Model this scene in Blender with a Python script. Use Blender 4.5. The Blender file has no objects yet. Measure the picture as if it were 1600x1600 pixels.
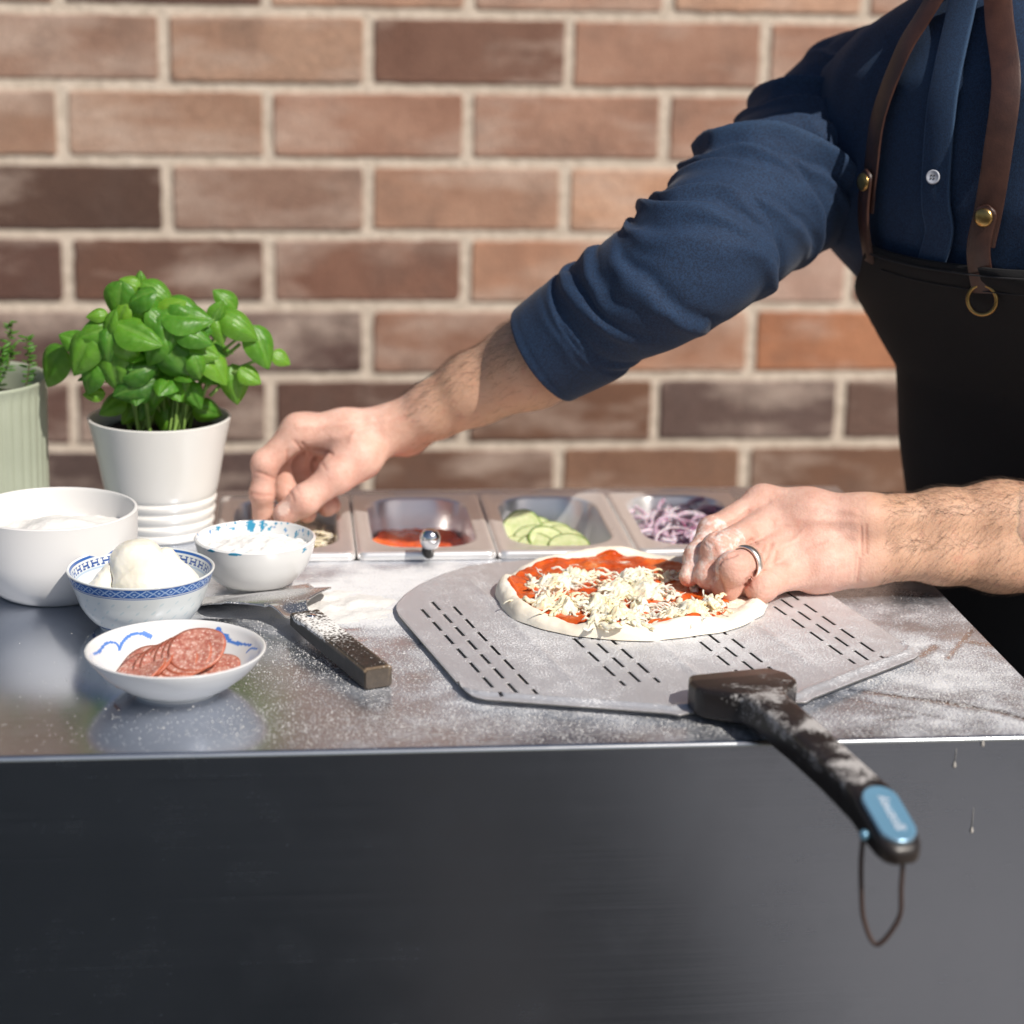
import bpy, math, random
import numpy as np
from mathutils import Vector, Matrix, noise as mnoise
random.seed(7); RNG = np.random.default_rng(7)
S = bpy.context.scene
# ------------------------------------------------------------------ camera, light, exposure
FPX, PITCH, ROLL, YAW, CAMH = 3364.15, .2691, .0194, .1087, .4744
H_ = Vector((math.sin(YAW), math.cos(YAW), 0)); R_ = Vector((math.cos(YAW), -math.sin(YAW), 0)); Z_ = Vector((0, 0, 1))
FW = H_*math.cos(PITCH) - Z_*math.sin(PITCH); UP0 = H_*math.sin(PITCH) + Z_*math.cos(PITCH)
RT = R_*math.cos(ROLL) + UP0*math.sin(ROLL); UP = UP0*math.cos(ROLL) - R_*math.sin(ROLL)
CAM = Vector((0, 0, CAMH))
cd = bpy.data.cameras.new('camera'); cam = bpy.data.objects.new('camera', cd); S.collection.objects.link(cam)
cam.matrix_world = Matrix(((RT.x, UP.x, -FW.x, CAM.x), (RT.y, UP.y, -FW.y, CAM.y), (RT.z, UP.z, -FW.z, CAM.z), (0, 0, 0, 1)))
cd.sensor_width = 36; cd.lens = FPX/1600*36; cd.clip_start = .02; cd.clip_end = 200
cd.dof.use_dof = True; cd.dof.focus_distance = 1.47; cd.dof.aperture_fstop = 4.8
S.camera = cam
AZ = Vector((.60, -.80, 0)); EL = math.radians(45)
SUN = (AZ*math.cos(EL) + Z_*math.sin(EL)).normalized()
W = bpy.data.worlds.new('World'); S.world = W; W.use_nodes = True
wn = W.node_tree; sky = wn.nodes.new('ShaderNodeTexSky'); sky.sky_type = 'NISHITA'; sky.sun_disc = False
sky.sun_elevation = EL; sky.sun_rotation = math.atan2(SUN.x, SUN.y); sky.dust_density = 2.0
wn.links.new(sky.outputs[0], wn.nodes['Background'].inputs[0]); wn.nodes['Background'].inputs[1].default_value = .062
sl = bpy.data.lights.new('sun', 'SUN'); sl.energy = 4.1; sl.angle = math.radians(.6); sl.color = (1, .935, .85)
so = bpy.data.objects.new('sun', sl); S.collection.objects.link(so); so.rotation_euler = SUN.to_track_quat('Z', 'Y').to_euler()
S.view_settings.view_transform = 'Standard'; S.view_settings.look = 'None'; S.view_settings.gamma = 1
S.view_settings.exposure = .27

def at(px, py, V):            # point of the photograph's (px, py) standing at depth V
    d = FW*FPX + RT*(px-800) - UP*(py-800)
    return CAM + d*(V/d.y)
def on(px, py, z=0.):
    d = FW*FPX + RT*(px-800) - UP*(py-800)
    return CAM + d*((z-CAMH)/d.z)
# ------------------------------------------------------------------ helpers
def tag(o, label=None, cat=None, group=None, kind=None):
    for k, v in (('label', label), ('category', cat), ('group', group), ('kind', kind)):
        if v: o[k] = v
    return o
def empty(name, loc, label, cat, group=None, rz=0):
    o = bpy.data.objects.new(name, None); S.collection.objects.link(o); o.location = loc; o.rotation_euler.z = rz
    o.empty_display_size = .02
    return tag(o, label, cat, group)
def mesh(name, V, F, mats, parent=None, smooth=True, idx=None, local=False):
    """V are world coordinates unless local; the mesh is stored relative to its parent."""
    me = bpy.data.meshes.new(name)
    V = np.asarray(V, dtype=float).reshape(-1, 3)
    off = np.zeros(3)
    o = bpy.data.objects.new(name, me)
    if parent is not None and not local:
        p = parent; tot = Vector((0, 0, 0))
        while p is not None: tot = tot + p.location; p = p.parent
        off = np.array(tot)
    elif parent is None and not local:
        c = V.mean(0); c[2] = V[:, 2].min(); off = c; o.location = c
    me.from_pydata([tuple(v) for v in (V-off)], [], [tuple(f) for f in F])
    if not isinstance(mats, (list, tuple)): mats = [mats]
    for m in mats: me.materials.append(m)
    if idx is not None: me.polygons.foreach_set('material_index', np.asarray(idx, dtype=np.int32))
    me.polygons.foreach_set('use_smooth', [smooth]*len(me.polygons))
    me.update(); S.collection.objects.link(o)
    if parent is not None: o.parent = parent
    return o
def attr(o, name, vals, color=False):
    a = o.data.attributes.new(name, 'FLOAT_COLOR' if color else 'FLOAT', 'POINT')
    a.data.foreach_set('color' if color else 'value', np.asarray(vals, dtype=np.float32).ravel())
class MB:
    def __init__(s): s.V = []; s.F = []; s.I = []
    def add(s, V, F, i=0):
        n = len(s.V); s.V += [tuple(v) for v in V]; s.F += [tuple(a+n for a in f) for f in F]; s.I += [i]*len(F)
    def build(s, name, mats, parent=None, smooth=True, local=False): return mesh(name, s.V, s.F, mats, parent, smooth, s.I, local)
def box_vf(x0, x1, y0, y1, z0, z1, b=0.):
    if b <= 0:
        V = [(x, y, z) for x in (x0, x1) for y in (y0, y1) for z in (z0, z1)]
        return V, [(0, 1, 3, 2), (4, 6, 7, 5), (0, 4, 5, 1), (2, 3, 7, 6), (0, 2, 6, 4), (1, 5, 7, 3)]
    import bmesh
    bm = bmesh.new(); bmesh.ops.create_cube(bm, size=1)
    for v in bm.verts:
        v.co = ((x0+x1)/2+v.co.x*(x1-x0), (y0+y1)/2+v.co.y*(y1-y0), (z0+z1)/2+v.co.z*(z1-z0))
    bmesh.ops.bevel(bm, geom=bm.edges[:], offset=b, segments=2, affect='EDGES', profile=.5)
    V = [tuple(v.co) for v in bm.verts]; F = [[v.index for v in f.verts] for f in bm.faces]; bm.free()
    return V, F
def grid_faces(nu, nv, wrapu=False):
    F = []
    for j in range(nv-1):
        for i in range(nu if wrapu else nu-1):
            a = j*nu+i; b = j*nu+(i+1) % nu
            F.append((a, b, b+nu, a+nu))
    return F
def lathe(prof, n, c, cap0=True, cap1=False):
    V = []; 
    for r, z in prof:
        for i in range(n):
            a = 2*math.pi*i/n; V.append((c[0]+r*math.cos(a), c[1]+r*math.sin(a), c[2]+z))
    F = grid_faces(n, len(prof), True)
    if cap0: F.append(tuple(range(n-1, -1, -1)))
    if cap1: F.append(tuple(range((len(prof)-1)*n, len(prof)*n)))
    return V, F
def smooth_prof(pts, per=8):
    """Catmull-Rom through (r,z) points"""
    P = [pts[0]]+list(pts)+[pts[-1]]; out = []
    for k in range(1, len(P)-2):
        for j in range(per):
            t = j/per; a = [0, 0]
            for m in range(2):
                p0, p1, p2, p3 = P[k-1][m], P[k][m], P[k+1][m], P[k+2][m]
                a[m] = .5*(2*p1+(p2-p0)*t+(2*p0-5*p1+4*p2-p3)*t*t+(3*p1-p0-3*p2+p3)*t**3)
            out.append(tuple(a))
    out.append(tuple(pts[-1])); return out
def crv(pts, per=8):
    P = [Vector(p) for p in pts]; P = [2*P[0]-P[1]]+P+[2*P[-1]-P[-2]]; out = []
    for k in range(1, len(P)-2):
        for j in range(per):
            t = j/per
            out.append(.5*(2*P[k]+(P[k+1]-P[k-1])*t+(2*P[k-1]-5*P[k]+4*P[k+1]-P[k+2])*t*t+(3*P[k]-P[k-1]-3*P[k+1]+P[k+2])*t**3))
    out.append(P[-2]); return out
def tube_vf(pts, rad, n=8, flat=1., up=None, cap=True):
    pts = [Vector(p) for p in pts]; m = len(pts); V = []
    if not hasattr(rad, '__len__'): rad = [rad]*m
    t0 = (pts[1]-pts[0]).normalized(); u = Vector(up) if up else (Vector((0, 0, 1)) if abs(t0.z) < .9 else Vector((1, 0, 0)))
    for k in range(m):
        t = (pts[min(k+1, m-1)]-pts[max(k-1, 0)]).normalized()
        s = t.cross(u).normalized(); w = s.cross(t).normalized()
        if not up: u = w
        for i in range(n):
            a = 2*math.pi*i/n; V.append(tuple(pts[k]+s*math.cos(a)*rad[k]+w*math.sin(a)*rad[k]*flat))
    F = grid_faces(n, m, True)
    if cap: F += [tuple(range(n-1, -1, -1)), tuple(range((m-1)*n, m*n))]
    return V, F
def fbm(P, s, oct=3):
    return np.array([mnoise.fractal(Vector(p)*s, 1.0, 2.0, oct) for p in P])
# ------------------------------------------------------------------ materials
class NT:
    def __init__(s, name):
        s.m = bpy.data.materials.new(name); s.m.use_nodes = True; s.t = s.m.node_tree; s.b = s.t.nodes['Principled BSDF']
        s.out = s.t.nodes['Material Output']
    def n(s, typ, **k):
        nd = s.t.nodes.new(typ)
        for a, v in k.items():
            if a.startswith('i_'):
                key = a[2:]; key = int(key) if key.isdigit() else key.replace('_', ' ')
                s.set(nd.inputs[key], v)
            else: setattr(nd, a, v)
        return nd
    def set(s, inp, v):
        if isinstance(v, bpy.types.NodeSocket): s.t.links.new(v, inp)
        elif isinstance(v, bpy.types.Node): s.t.links.new(v.outputs[0], inp)
        else:
            if hasattr(inp.default_value, '__len__') and not hasattr(v, '__len__'): v = (v,)*len(inp.default_value)
            if hasattr(v, '__len__') and len(inp.default_value) == 4 and len(v) == 3: v = (*v, 1)
            inp.default_value = v
    def P(s, **k):
        for a, v in k.items(): s.set(s.b.inputs[a.replace('_', ' ')], v)
        return s
    def obj(s): return s.n('ShaderNodeTexCoord').outputs['Object']
    def map(s, sc, vec=None): return s.n('ShaderNodeMapping', i_Vector=vec or s.obj(), i_Scale=sc).outputs[0]
    def noise(s, scale, detail=4, vec=None, rough=.55): return s.n('ShaderNodeTexNoise', i_Vector=vec or s.obj(), i_Scale=scale, i_Detail=detail, i_Roughness=rough).outputs[0]
    def ramp(s, fac, stops, interp='LINEAR'):
        r = s.n('ShaderNodeValToRGB'); r.color_ramp.interpolation = interp; e = r.color_ramp.elements
        while len(e) < len(stops): e.new(.5)
        for x, (p, c) in zip(e, stops): x.position = p; x.color = (*c, 1) if hasattr(c, '__len__') else (c, c, c, 1)
        s.set(r.inputs[0], fac); return r.outputs[0]
    def mix(s, f, a, b, mode='MIX'):
        r = s.n('ShaderNodeMix', data_type='RGBA', blend_type=mode); s.set(r.inputs[0], f); s.set(r.inputs[6], a); s.set(r.inputs[7], b); return r.outputs[2]
    def math(s, op, a, b=0., c=None, clamp=False):
        r = s.n('ShaderNodeMath', operation=op, use_clamp=clamp); s.set(r.inputs[0], a); s.set(r.inputs[1], b)
        if c is not None: s.set(r.inputs[2], c)
        return r.outputs[0]
    def att(s, name, out='Fac'): return s.n('ShaderNodeAttribute', attribute_name=name).outputs[out]
    def bump(s, h, strength=.3, dist=.001, normal=None):
        b = s.n('ShaderNodeBump', i_Strength=strength, i_Distance=dist, i_Height=h)
        if normal is not None: s.set(b.inputs['Normal'], normal)
        return b.outputs[0]
def simple(name, col, rough=.5, metal=0., var=.12, scale=40, bump=.1, bscale=300, bd=.0004, **k):
    t = NT(name); n = t.noise(scale)
    c = t.ramp(n, [(.3, tuple(x*(1-var) for x in col)), (.7, tuple(min(1, x*(1+var)) for x in col))])
    t.P(Base_Color=c, Roughness=rough, Metallic=metal, Normal=t.bump(t.noise(bscale), bump, bd), **k)
    return t.m
def lin(r, g, b): return tuple(((x/255+.055)/1.055)**2.4 if x > 10 else x/255/12.92 for x in (r, g, b))

# brushed steel with flour lying on it
def steel(name, brush=(6, 900, 900), FILM=.80, FC=0., GR=3.4, rough=.2, flour=True, aniso=.0, base=(.56, .555, .55), bstr=.05):
    t = NT(name); br = t.noise(1., 3, t.map(brush)); big = t.noise(9, 4)
    rg = t.math('ADD', t.math('MULTIPLY', br, .10), t.math('MULTIPLY', big, .10)); rg = t.math('ADD', rg, rough-.1); rg = t.math('ADD', rg, t.math('MULTIPLY', t.ramp(t.noise(28, 5, rough=.7), [(.52, 0.), (.70, 1.)]), .03))
    col = t.mix(t.math('MULTIPLY', br, .5), tuple(x*.88 for x in base), tuple(min(1, x*1.1) for x in base))
    nrm = t.bump(br, bstr, .0003)
    if not flour:
        t.P(Base_Color=col, Roughness=rg, Metallic=1., Normal=nrm)
        if aniso: t.P(Anisotropic=aniso)
        return t.m
    a = t.att('flour')
    f1 = t.noise(720, 2, rough=.7); f2 = t.noise(60, 4)
    th = t.math('ADD', t.math('MULTIPLY', f1, .85), t.math('MULTIPLY', f2, .30)); th = t.math('SUBTRACT', th, .075)
    # flour covers where amount + noise exceeds a threshold
    m = t.math('MULTIPLY', t.math('SUBTRACT', t.math('ADD', a, t.math('MULTIPLY', t.math('SUBTRACT', th, .5), GR)), .5), 2.2, clamp=True)
    m = t.math('MULTIPLY', m, t.math('MULTIPLY', a, 6., clamp=True), clamp=True)
    film = t.math('MULTIPLY', t.math('MULTIPLY', a, FILM, clamp=True), t.math('ADD', .62, t.math('MULTIPLY', f2, .20)), clamp=True)
    film = t.math('ADD', film, FC, clamp=True)
    m = t.math('MINIMUM', t.math('ADD', m, t.math('MULTIPLY', film, t.math('SUBTRACT', 1., m))), .95)
    col2 = t.mix(m, col, (.75, .75, .76)); 
    t.P(Base_Color=col2, Metallic=t.math('SUBTRACT', 1., m), Roughness=t.mix(m, rg, (.95, .95, .95)), Normal=t.bump(m, .5, .0012, nrm))
    return t.m
M = {}
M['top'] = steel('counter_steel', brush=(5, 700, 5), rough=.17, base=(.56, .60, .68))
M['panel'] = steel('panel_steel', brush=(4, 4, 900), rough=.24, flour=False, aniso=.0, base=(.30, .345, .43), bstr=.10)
M['edge'] = steel('edge_steel', brush=(5, 300, 300), rough=.22, flour=False, base=(.62, .64, .66))
M['pan'] = steel('pan_steel', brush=(60, 60, 400), rough=.30, flour=False, base=(.95, .93, .92))
M['pan'].node_tree.nodes['Principled BSDF'].inputs['Metallic'].default_value = .68
M['peel'] = steel('peel_alu', brush=(500, 30, 30), rough=.42, base=(.80, .80, .83), FILM=.16, FC=.20, GR=3.0)
M['chrome'] = simple('polished_steel', (.7, .7, .72), .1, 1., .03)
M['ceramic'] = simple('white_ceramic', (.70, .69, .665), .28, var=.02, scale=12, bump=.03, Coat_Weight=.3, Coat_Roughness=.15)
M['ceramic_matte'] = simple('matte_white_ceramic', (.68, .67, .66), .42, var=.02, scale=10, bump=.04)
M['flour'] = simple('flour', (.72, .705, .68), .95, var=.04, scale=90, bump=.6, bscale=500, bd=.0012)
M['salt'] = simple('flour_lumps', (.80, .785, .765), .8, var=.05, scale=200, bump=.6, bscale=700, bd=.001)

def vcol_mat(name, rough=.25, coat=.4, **k):
    t = NT(name); t.P(Base_Color=t.att('col', 'Color'), Roughness=rough, Coat_Weight=coat, Coat_Roughness=.08, Normal=t.bump(t.noise(60), .05, .0005), **k); return t.m
M['glaze'] = vcol_mat('painted_glaze')

# ------------------------------------------------------------------ ground
t = NT('paving'); brk = t.n('ShaderNodeTexBrick', i_Vector=t.obj(), i_Scale=1., i_Color1=(*lin(185, 172, 160), 1), i_Color2=(*lin(165, 155, 145), 1), i_Mortar=(*lin(50, 48, 46), 1))
brk.inputs['Brick Width'].default_value = .6; brk.inputs['Row Height'].default_value = .4; brk.inputs['Mortar Size'].default_value = .01
t.P(Base_Color=t.mix(.35, brk.outputs[0], t.ramp(t.noise(5), [(.3, (.22, .20, .18)), (.7, (.42, .38, .34))])), Roughness=.85, Normal=t.bump(t.noise(60), .4, .003)); M['paving'] = t.m
M['lawn'] = simple('grass', (.008, .011, .011), .95, var=.5, scale=25, bump=.9, bscale=120, bd=.02)
M['strip'] = simple('reflection_strip', (.10, .075, .055), .8, var=.3)
def sheet(name, x0, x1, y0, y1, z, m):
    o = mesh(name, [(x0, y0, z), (x1, y0, z), (x1, y1, z), (x0, y1, z)], [(0, 1, 2, 3)], m, smooth=False); return tag(o, kind='structure')
sheet('lawn', -60, 60, -60, 60, -.905, M['lawn'])
sheet('paving', .62, 9, -1.6, 3.2, -.90, M['paving'])
sheet('path', .20, .33, -1.6, .70, -.90, M['strip'])  # unseen strip, added to give the front panel a mid-toned reflected streak
sheet('path', -9, .62, .75, 3.2, -.90, M['paving'])

# ------------------------------------------------------------------ brick wall
def worn_brick(u0, u1, y, z0, z1, rnd):
    cx, cz, hx, hz = (u0+u1)/2, (z0+z1)/2, (u1-u0)/2, (z1-z0)/2; out = []; r = rnd.uniform(.002, .005); sd = rnd.uniform(0, 99)
    for qx, qz, a0 in ((1, 1, 0), (-1, 1, 90), (-1, -1, 180), (1, -1, 270)):
        for k in range(5): a = math.radians(a0+90*k/4); out.append((cx+qx*(hx-r)+r*math.cos(a), cz+qz*(hz-r)+r*math.sin(a)))
        nx, nz = ((-1, 1), (-1, -1), (1, -1), (1, 1))[(0, 90, 180, 270).index(a0)]; p = out[-1]
        q = (cx+nx*(hx-(r if a0 in (0, 180) else 0)), cz+nz*(hz-(r if a0 in (90, 270) else 0))); m = 14 if a0 in (0, 180) else 5
        out += [(p[0]+(q[0]-p[0])*k/m, p[1]+(q[1]-p[1])*k/m) for k in range(1, m)]
    n = len(out); V = []
    for ins, yy in ((0, y+.02), (0, y+.0016), (.0012, y+.0002), (.0026, y)):
        for x, z in out:
            e = .0011*mnoise.noise(Vector((x*70, z*70, sd)))+.0007*mnoise.noise(Vector((x*230, z*230, sd))); dx, dz = (x-cx)/hx, (z-cz)/hz
            V.append((x-(ins+e)*(1 if abs(dx) > .97 else 0)*math.copysign(1, dx), yy, z-(ins+e)*(1 if abs(dz) > .90 else 0)*math.copysign(1, dz)))
    return V, grid_faces(n, 4, True)+[tuple(range(3*n, 4*n))]
def brick_wall():
    WV = 2.45; U0, Z0, PU, PZ = -.1282, .1646, .225, .0823; J = .0125
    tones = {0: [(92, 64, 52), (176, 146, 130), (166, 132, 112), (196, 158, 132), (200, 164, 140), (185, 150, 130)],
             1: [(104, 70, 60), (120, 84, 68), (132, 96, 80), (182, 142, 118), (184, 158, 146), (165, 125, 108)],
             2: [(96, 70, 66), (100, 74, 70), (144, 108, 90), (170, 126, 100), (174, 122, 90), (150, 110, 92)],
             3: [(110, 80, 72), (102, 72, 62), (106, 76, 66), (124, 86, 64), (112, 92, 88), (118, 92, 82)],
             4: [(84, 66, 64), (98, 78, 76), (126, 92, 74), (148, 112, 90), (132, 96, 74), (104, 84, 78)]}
    rnd = random.Random(3); B = MB(); cols = []
    for k in range(-7, 14):
        base = U0 - (.5*PU if k % 2 else 0)
        for c in range(-7, 15):
            u1 = base + c*PU - J/2 + rnd.uniform(-.0015, .0015); u0 = base + (c-1)*PU + J/2
            zc = Z0-k*PZ; z0, z1 = zc-PZ/2+J/2+rnd.uniform(-.001, .001), zc+PZ/2-J/2
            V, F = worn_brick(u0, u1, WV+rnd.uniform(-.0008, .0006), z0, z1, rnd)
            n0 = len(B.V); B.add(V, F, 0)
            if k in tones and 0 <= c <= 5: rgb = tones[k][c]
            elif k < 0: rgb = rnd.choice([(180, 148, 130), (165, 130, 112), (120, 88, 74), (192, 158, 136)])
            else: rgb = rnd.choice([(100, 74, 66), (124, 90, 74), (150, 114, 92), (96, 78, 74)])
            l = tuple(min(.8, x*(1.10 if k < 3 and c > 1 else .78)*w_) for x, w_ in zip(lin(*rgb), (1.0, .985, .96))); cols += [(*l, rnd.random())]*len(V)  # left and lower bricks coloured darker, painting in the wall's soft shade
    V, F = box_vf(U0-7.6*PU, U0+14.2*PU, WV+.0028, WV+.11, -.895, .82); B.add(V, F, 1); cols += [(.4, .36, .3, 0)]*len(V)
    t = NT('brick'); a = t.n('ShaderNodeAttribute', attribute_name='col')
    off = t.math('MULTIPLY', a.outputs['Alpha'], 37.)
    vec = t.n('ShaderNodeVectorMath', operation='ADD'); t.set(vec.inputs[0], t.obj()); t.set(vec.inputs[1], t.n('ShaderNodeCombineXYZ', i_X=off, i_Y=off, i_Z=off).outputs[0])
    v = vec.outputs[0]
    n1 = t.noise(9, 6, v, .65); n2 = t.noise(1., 5, t.map((5, 5, 16), v), .6); n3 = t.noise(260, 3, v)
    c = t.mix(t.ramp(n1, [(.36, 0.), (.62, .85)]), t.mix(.6, a.outputs['Color'], (.30, .13, .06), 'MULTIPLY'), a.outputs['Color'])
    c = t.mix(.75, a.outputs['Color'], c)
    c = t.mix(t.ramp(n2, [(.48, 0.), (.68, .60)]), c, (.58, .48, .41))
    c = t.mix(t.ramp(t.noise(14, 4, v), [(.52, 0.), (.70, .70)]), c, t.mix(.6, a.outputs['Color'], (.09, .055, .045)))
    c = t.mix(.04, c, (.62, .52, .45)); c = t.mix(.25, c, t.ramp(n3, [(.3, (.05, .04, .03)), (.7, (.7, .6, .55))]), 'OVERLAY')
    t.P(Base_Color=c, Roughness=.9, Normal=t.bump(t.math('ADD', n3, n1), .6, .003))
    mt = NT('mortar'); nn = mt.noise(120, 4); mt.P(Base_Color=mt.ramp(nn, [(.3, (.46, .385, .31)), (.7, (.64, .55, .46))]), Roughness=.95, Normal=mt.bump(nn, .7, .003))
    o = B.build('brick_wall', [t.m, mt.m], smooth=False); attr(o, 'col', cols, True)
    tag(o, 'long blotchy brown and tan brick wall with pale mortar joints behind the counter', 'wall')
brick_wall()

# ------------------------------------------------------------------ counter
YF, YB, XL, XR = 1.1885, 1.785, -1.15, .4825
PX0, PY0, PW, PD = .0535-.108, 1.5725, .108, .176       # first pan's corner, pan pitch, pan depth
def gauss(X, Y, cx, cy, sx, sy, rot=0):
    c, s = math.cos(rot), math.sin(rot); x = (X-cx)*c+(Y-cy)*s; y = -(X-cx)*s+(Y-cy)*c
    return np.exp(-(x/sx)**2-(y/sy)**2)
def segd(X, Y, a, b):
    ax, ay = a; bx, by = b; dx, dy = bx-ax, by-ay; t = np.clip(((X-ax)*dx+(Y-ay)*dy)/(dx*dx+dy*dy), 0, 1)
    return np.hypot(X-ax-t*dx, Y-ay-t*dy)
def counter():
    root = empty('kitchen_counter', ((XL+XR)/2, (YF+YB)/2, -.9), 'long stainless steel counter dusted with flour that carries the bowls and the pizza peel', 'counter')
    hx0, hx1, hy0, hy1 = PX0+.003, PX0+4*PW-.003, PY0+.003, PY0+PD-.003
    xs = sorted(set(list(np.round(np.arange(XL, -.30, .05), 4))+list(np.round(np.arange(-.30, XR-.002, .0025), 4))+[hx0, hx1, XR-.002]))
    ys = sorted(set(list(np.round(np.arange(YF+.0025, YB, .0025), 4))+[hy0, hy1, YB]))
    X, Y = np.meshgrid(xs, ys); nu = len(xs)
    V = np.c_[X.ravel(), Y.ravel(), np.zeros(X.size)]
    F = []
    for j in range(len(ys)-1):
        for i in range(nu-1):
            cx, cy = (xs[i]+xs[i+1])/2, (ys[j]+ys[j+1])/2
            if hx0 < cx < hx1 and hy0 < cy < hy1: continue
            a = j*nu+i; F.append((a, a+1, a+nu+1, a+nu))
    o = mesh('worktop', V, F, M['top'], root)
    x, y = X.ravel(), Y.ravel()
    a = .60*gauss(x, y, .035, 1.47, .075, .055) + .42*gauss(x, y, .09, 1.50, .10, .07)
    a = a + .34*gauss(x, y, .12, 1.40, .13, .22) + .30*gauss(x, y, -.01, 1.455, .05, .04)
    a = np.maximum(a, .40*(1/(1+np.exp(-(x-.34)/.02)))*(1/(1+np.exp((y-1.44)/.02))))
    a = np.maximum(a, .36*(1/(1+np.exp(-(x-.02)/.02)))*(1/(1+np.exp((y-1.56)/.03)))*(1/(1+np.exp(-(y-1.20-.05*np.clip((.1-x)/.1, 0, 1)*2)/.012))))
    a = a+.14*gauss(x, y, .43, 1.32, .05, .10)+.10*gauss(x, y, .42, 1.23, .08, .03)
    a = np.maximum(a, .22*(1/(1+np.exp(-(x-.01)/.02)))); a = a*1.08
    a = a+.16*np.exp(-((y-1.565)/.03)**2)*(x > -.05) 
    # clean streaks wiped by fingers on the right
    for pts, w, k in (([(1330, 1078), (1400, 1088), (1480, 1098), (1560, 1112), (1640, 1135)], .0035, .9), ([(1295, 1088), (1360, 1098), (1440, 1115), (1500, 1128)], .0012, .6),
                      ([(1480, 1030), (1500, 1005), (1520, 985)], .0018, .9), ([(1440, 1025), (1460, 1010)], .0035, .9), ([(1515, 1003), (1545, 1008)], .004, .8), ([(1370, 1125), (1430, 1120)], .002, .5),
                      ([(500, 985), (560, 983)], .003, .7), ([(530, 1003), (570, 1000)], .002, .7)):
        P = [on(*p) for p in pts]
        for p, q in zip(P, P[1:]): a = a*(1-k*np.exp(-(segd(x, y, (p.x, p.y), (q.x, q.y))/w)**2))
    a = a*(1-.55*gauss(x, y, .455, 1.47, .035, .04))*(1-.75*gauss(x, y, .385, 1.52, .05, .04))
    a = a*(1-.9*np.clip((-x-.01)/.03, 0, 1)*(y < 1.44))
    lo_ = fbm(np.c_[x, y, np.zeros(len(x))], 22, 3); a = a*(1+.65*np.clip(lo_, -.6, .8))+.30*gauss(x, y, .045, 1.475, .05, .03)+.22*gauss(x, y, .10, 1.545, .06, .02)
    attr(o, 'flour', np.clip(a, 0, 1))
    # rounded front and side edge, front and side panels
    r = .003
    def edge(name, p0, p1, out):
        E = []; 
        for s in (p0, p1):
            for k in range(7):
                th = math.pi/2*k/6; E.append((s[0]+out[0]*(-.0+r*math.sin(th)-r), s[1]+out[1]*(r*math.sin(th)-r), -r+r*math.cos(th)))
        mesh(name, E, [(k, k+1, k+8, k+7) for k in range(6)], M['edge'], root)
    edge('front_edge', (XL, YF, 0), (XR-.0, YF, 0), (0, -1)); edge('side_edge', (XR, YF, 0), (XR, YB, 0), (1, 0))
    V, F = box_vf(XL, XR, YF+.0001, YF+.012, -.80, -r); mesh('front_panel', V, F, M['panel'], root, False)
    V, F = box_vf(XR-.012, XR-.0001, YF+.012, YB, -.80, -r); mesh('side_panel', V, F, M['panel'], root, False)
    V, F = box_vf(XL, XR-.012, YB-.012, YB, -.80, -.0005); mesh('back_panel', V, F, M['panel'], root, False)
    V, F = box_vf(XL+.05, XR-.05, YF+.05, YB-.05, -.895, -.80); mesh('plinth', V, F, M['dark'], root, False)
M['dark'] = simple('black_plastic', (.018, .015, .014), .45, var=.2, scale=60, bump=.25, bscale=400)
counter()
# loose grains of flour lying on the metal, too many to count
def grains():
    rnd = random.Random(5); V = []; F = []
    spots = [(.035, 1.47, .06, .05, 2500), (.12, 1.40, .14, .12, 4500), (.10, 1.23, .14, .03, 3200), (.30, 1.21, .12, .02, 1600), (.43, 1.28, .06, .08, 9000), (.06, 1.34, .10, .06, 2500), (.33, 1.50, .12, .05, 800), (.20, 1.22, .2, .02, 1500), (-.0, 1.40, .05, .05, 350), (.05, 1.31, .07, .07, 700),
             (-.10, 1.26, .08, .05, 26), (.02, 1.25, .05, .04, 160), (.10, 1.54, .1, .02, 500), (-.02, 1.46, .03, .03, 250)]
    for cx, cy, sx, sy, n in spots:
        for _ in range(n):
            x, y = rnd.gauss(cx, sx*.7), rnd.gauss(cy, sy*.7)
            if not (YF+.004 < y < PY0-.004 and x < XR-.004): continue
            s = rnd.uniform(.00022, .00046)*(1.6 if rnd.random() < .06 else 1); k = len(V); a = rnd.uniform(0, 3)
            for i in range(4): V.append((x+s*math.cos(a+i*1.57)*rnd.uniform(.7, 1.2), y+s*math.sin(a+i*1.57)*rnd.uniform(.7, 1.2), .0001))
            V.append((x, y, s*.9)); F += [(k, k+1, k+4), (k+1, k+2, k+4), (k+2, k+3, k+4), (k+3, k, k+4)]
    tag(mesh('flour_grains', V, F, M['flour']), 'loose white flour grains scattered over the steel worktop', 'flour', kind='stuff')
grains()
# low heap of flour by the turner
def heap():
    n = 46; V = []; F = []; cx, cy = .033, 1.463
    for j in range(n):
        for i in range(n):
            x, y = (i/(n-1)-.5)*.10, (j/(n-1)-.5)*.085
            r = math.hypot(x/.05, y/.0425); q = mnoise.fractal(Vector((x*60, y*60, 2)), 1, 2, 4)
            V.append((cx+x, cy+y, .0034*max(-.3, (1-r*r))*(.75+.6*q)-.0006+.0006*q))
    F = grid_faces(n, n)
    tag(mesh('flour_heap', V, F, M['flour']), 'low spread heap of white flour between the turner and the peel', 'flour', kind='stuff')
heap()

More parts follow.
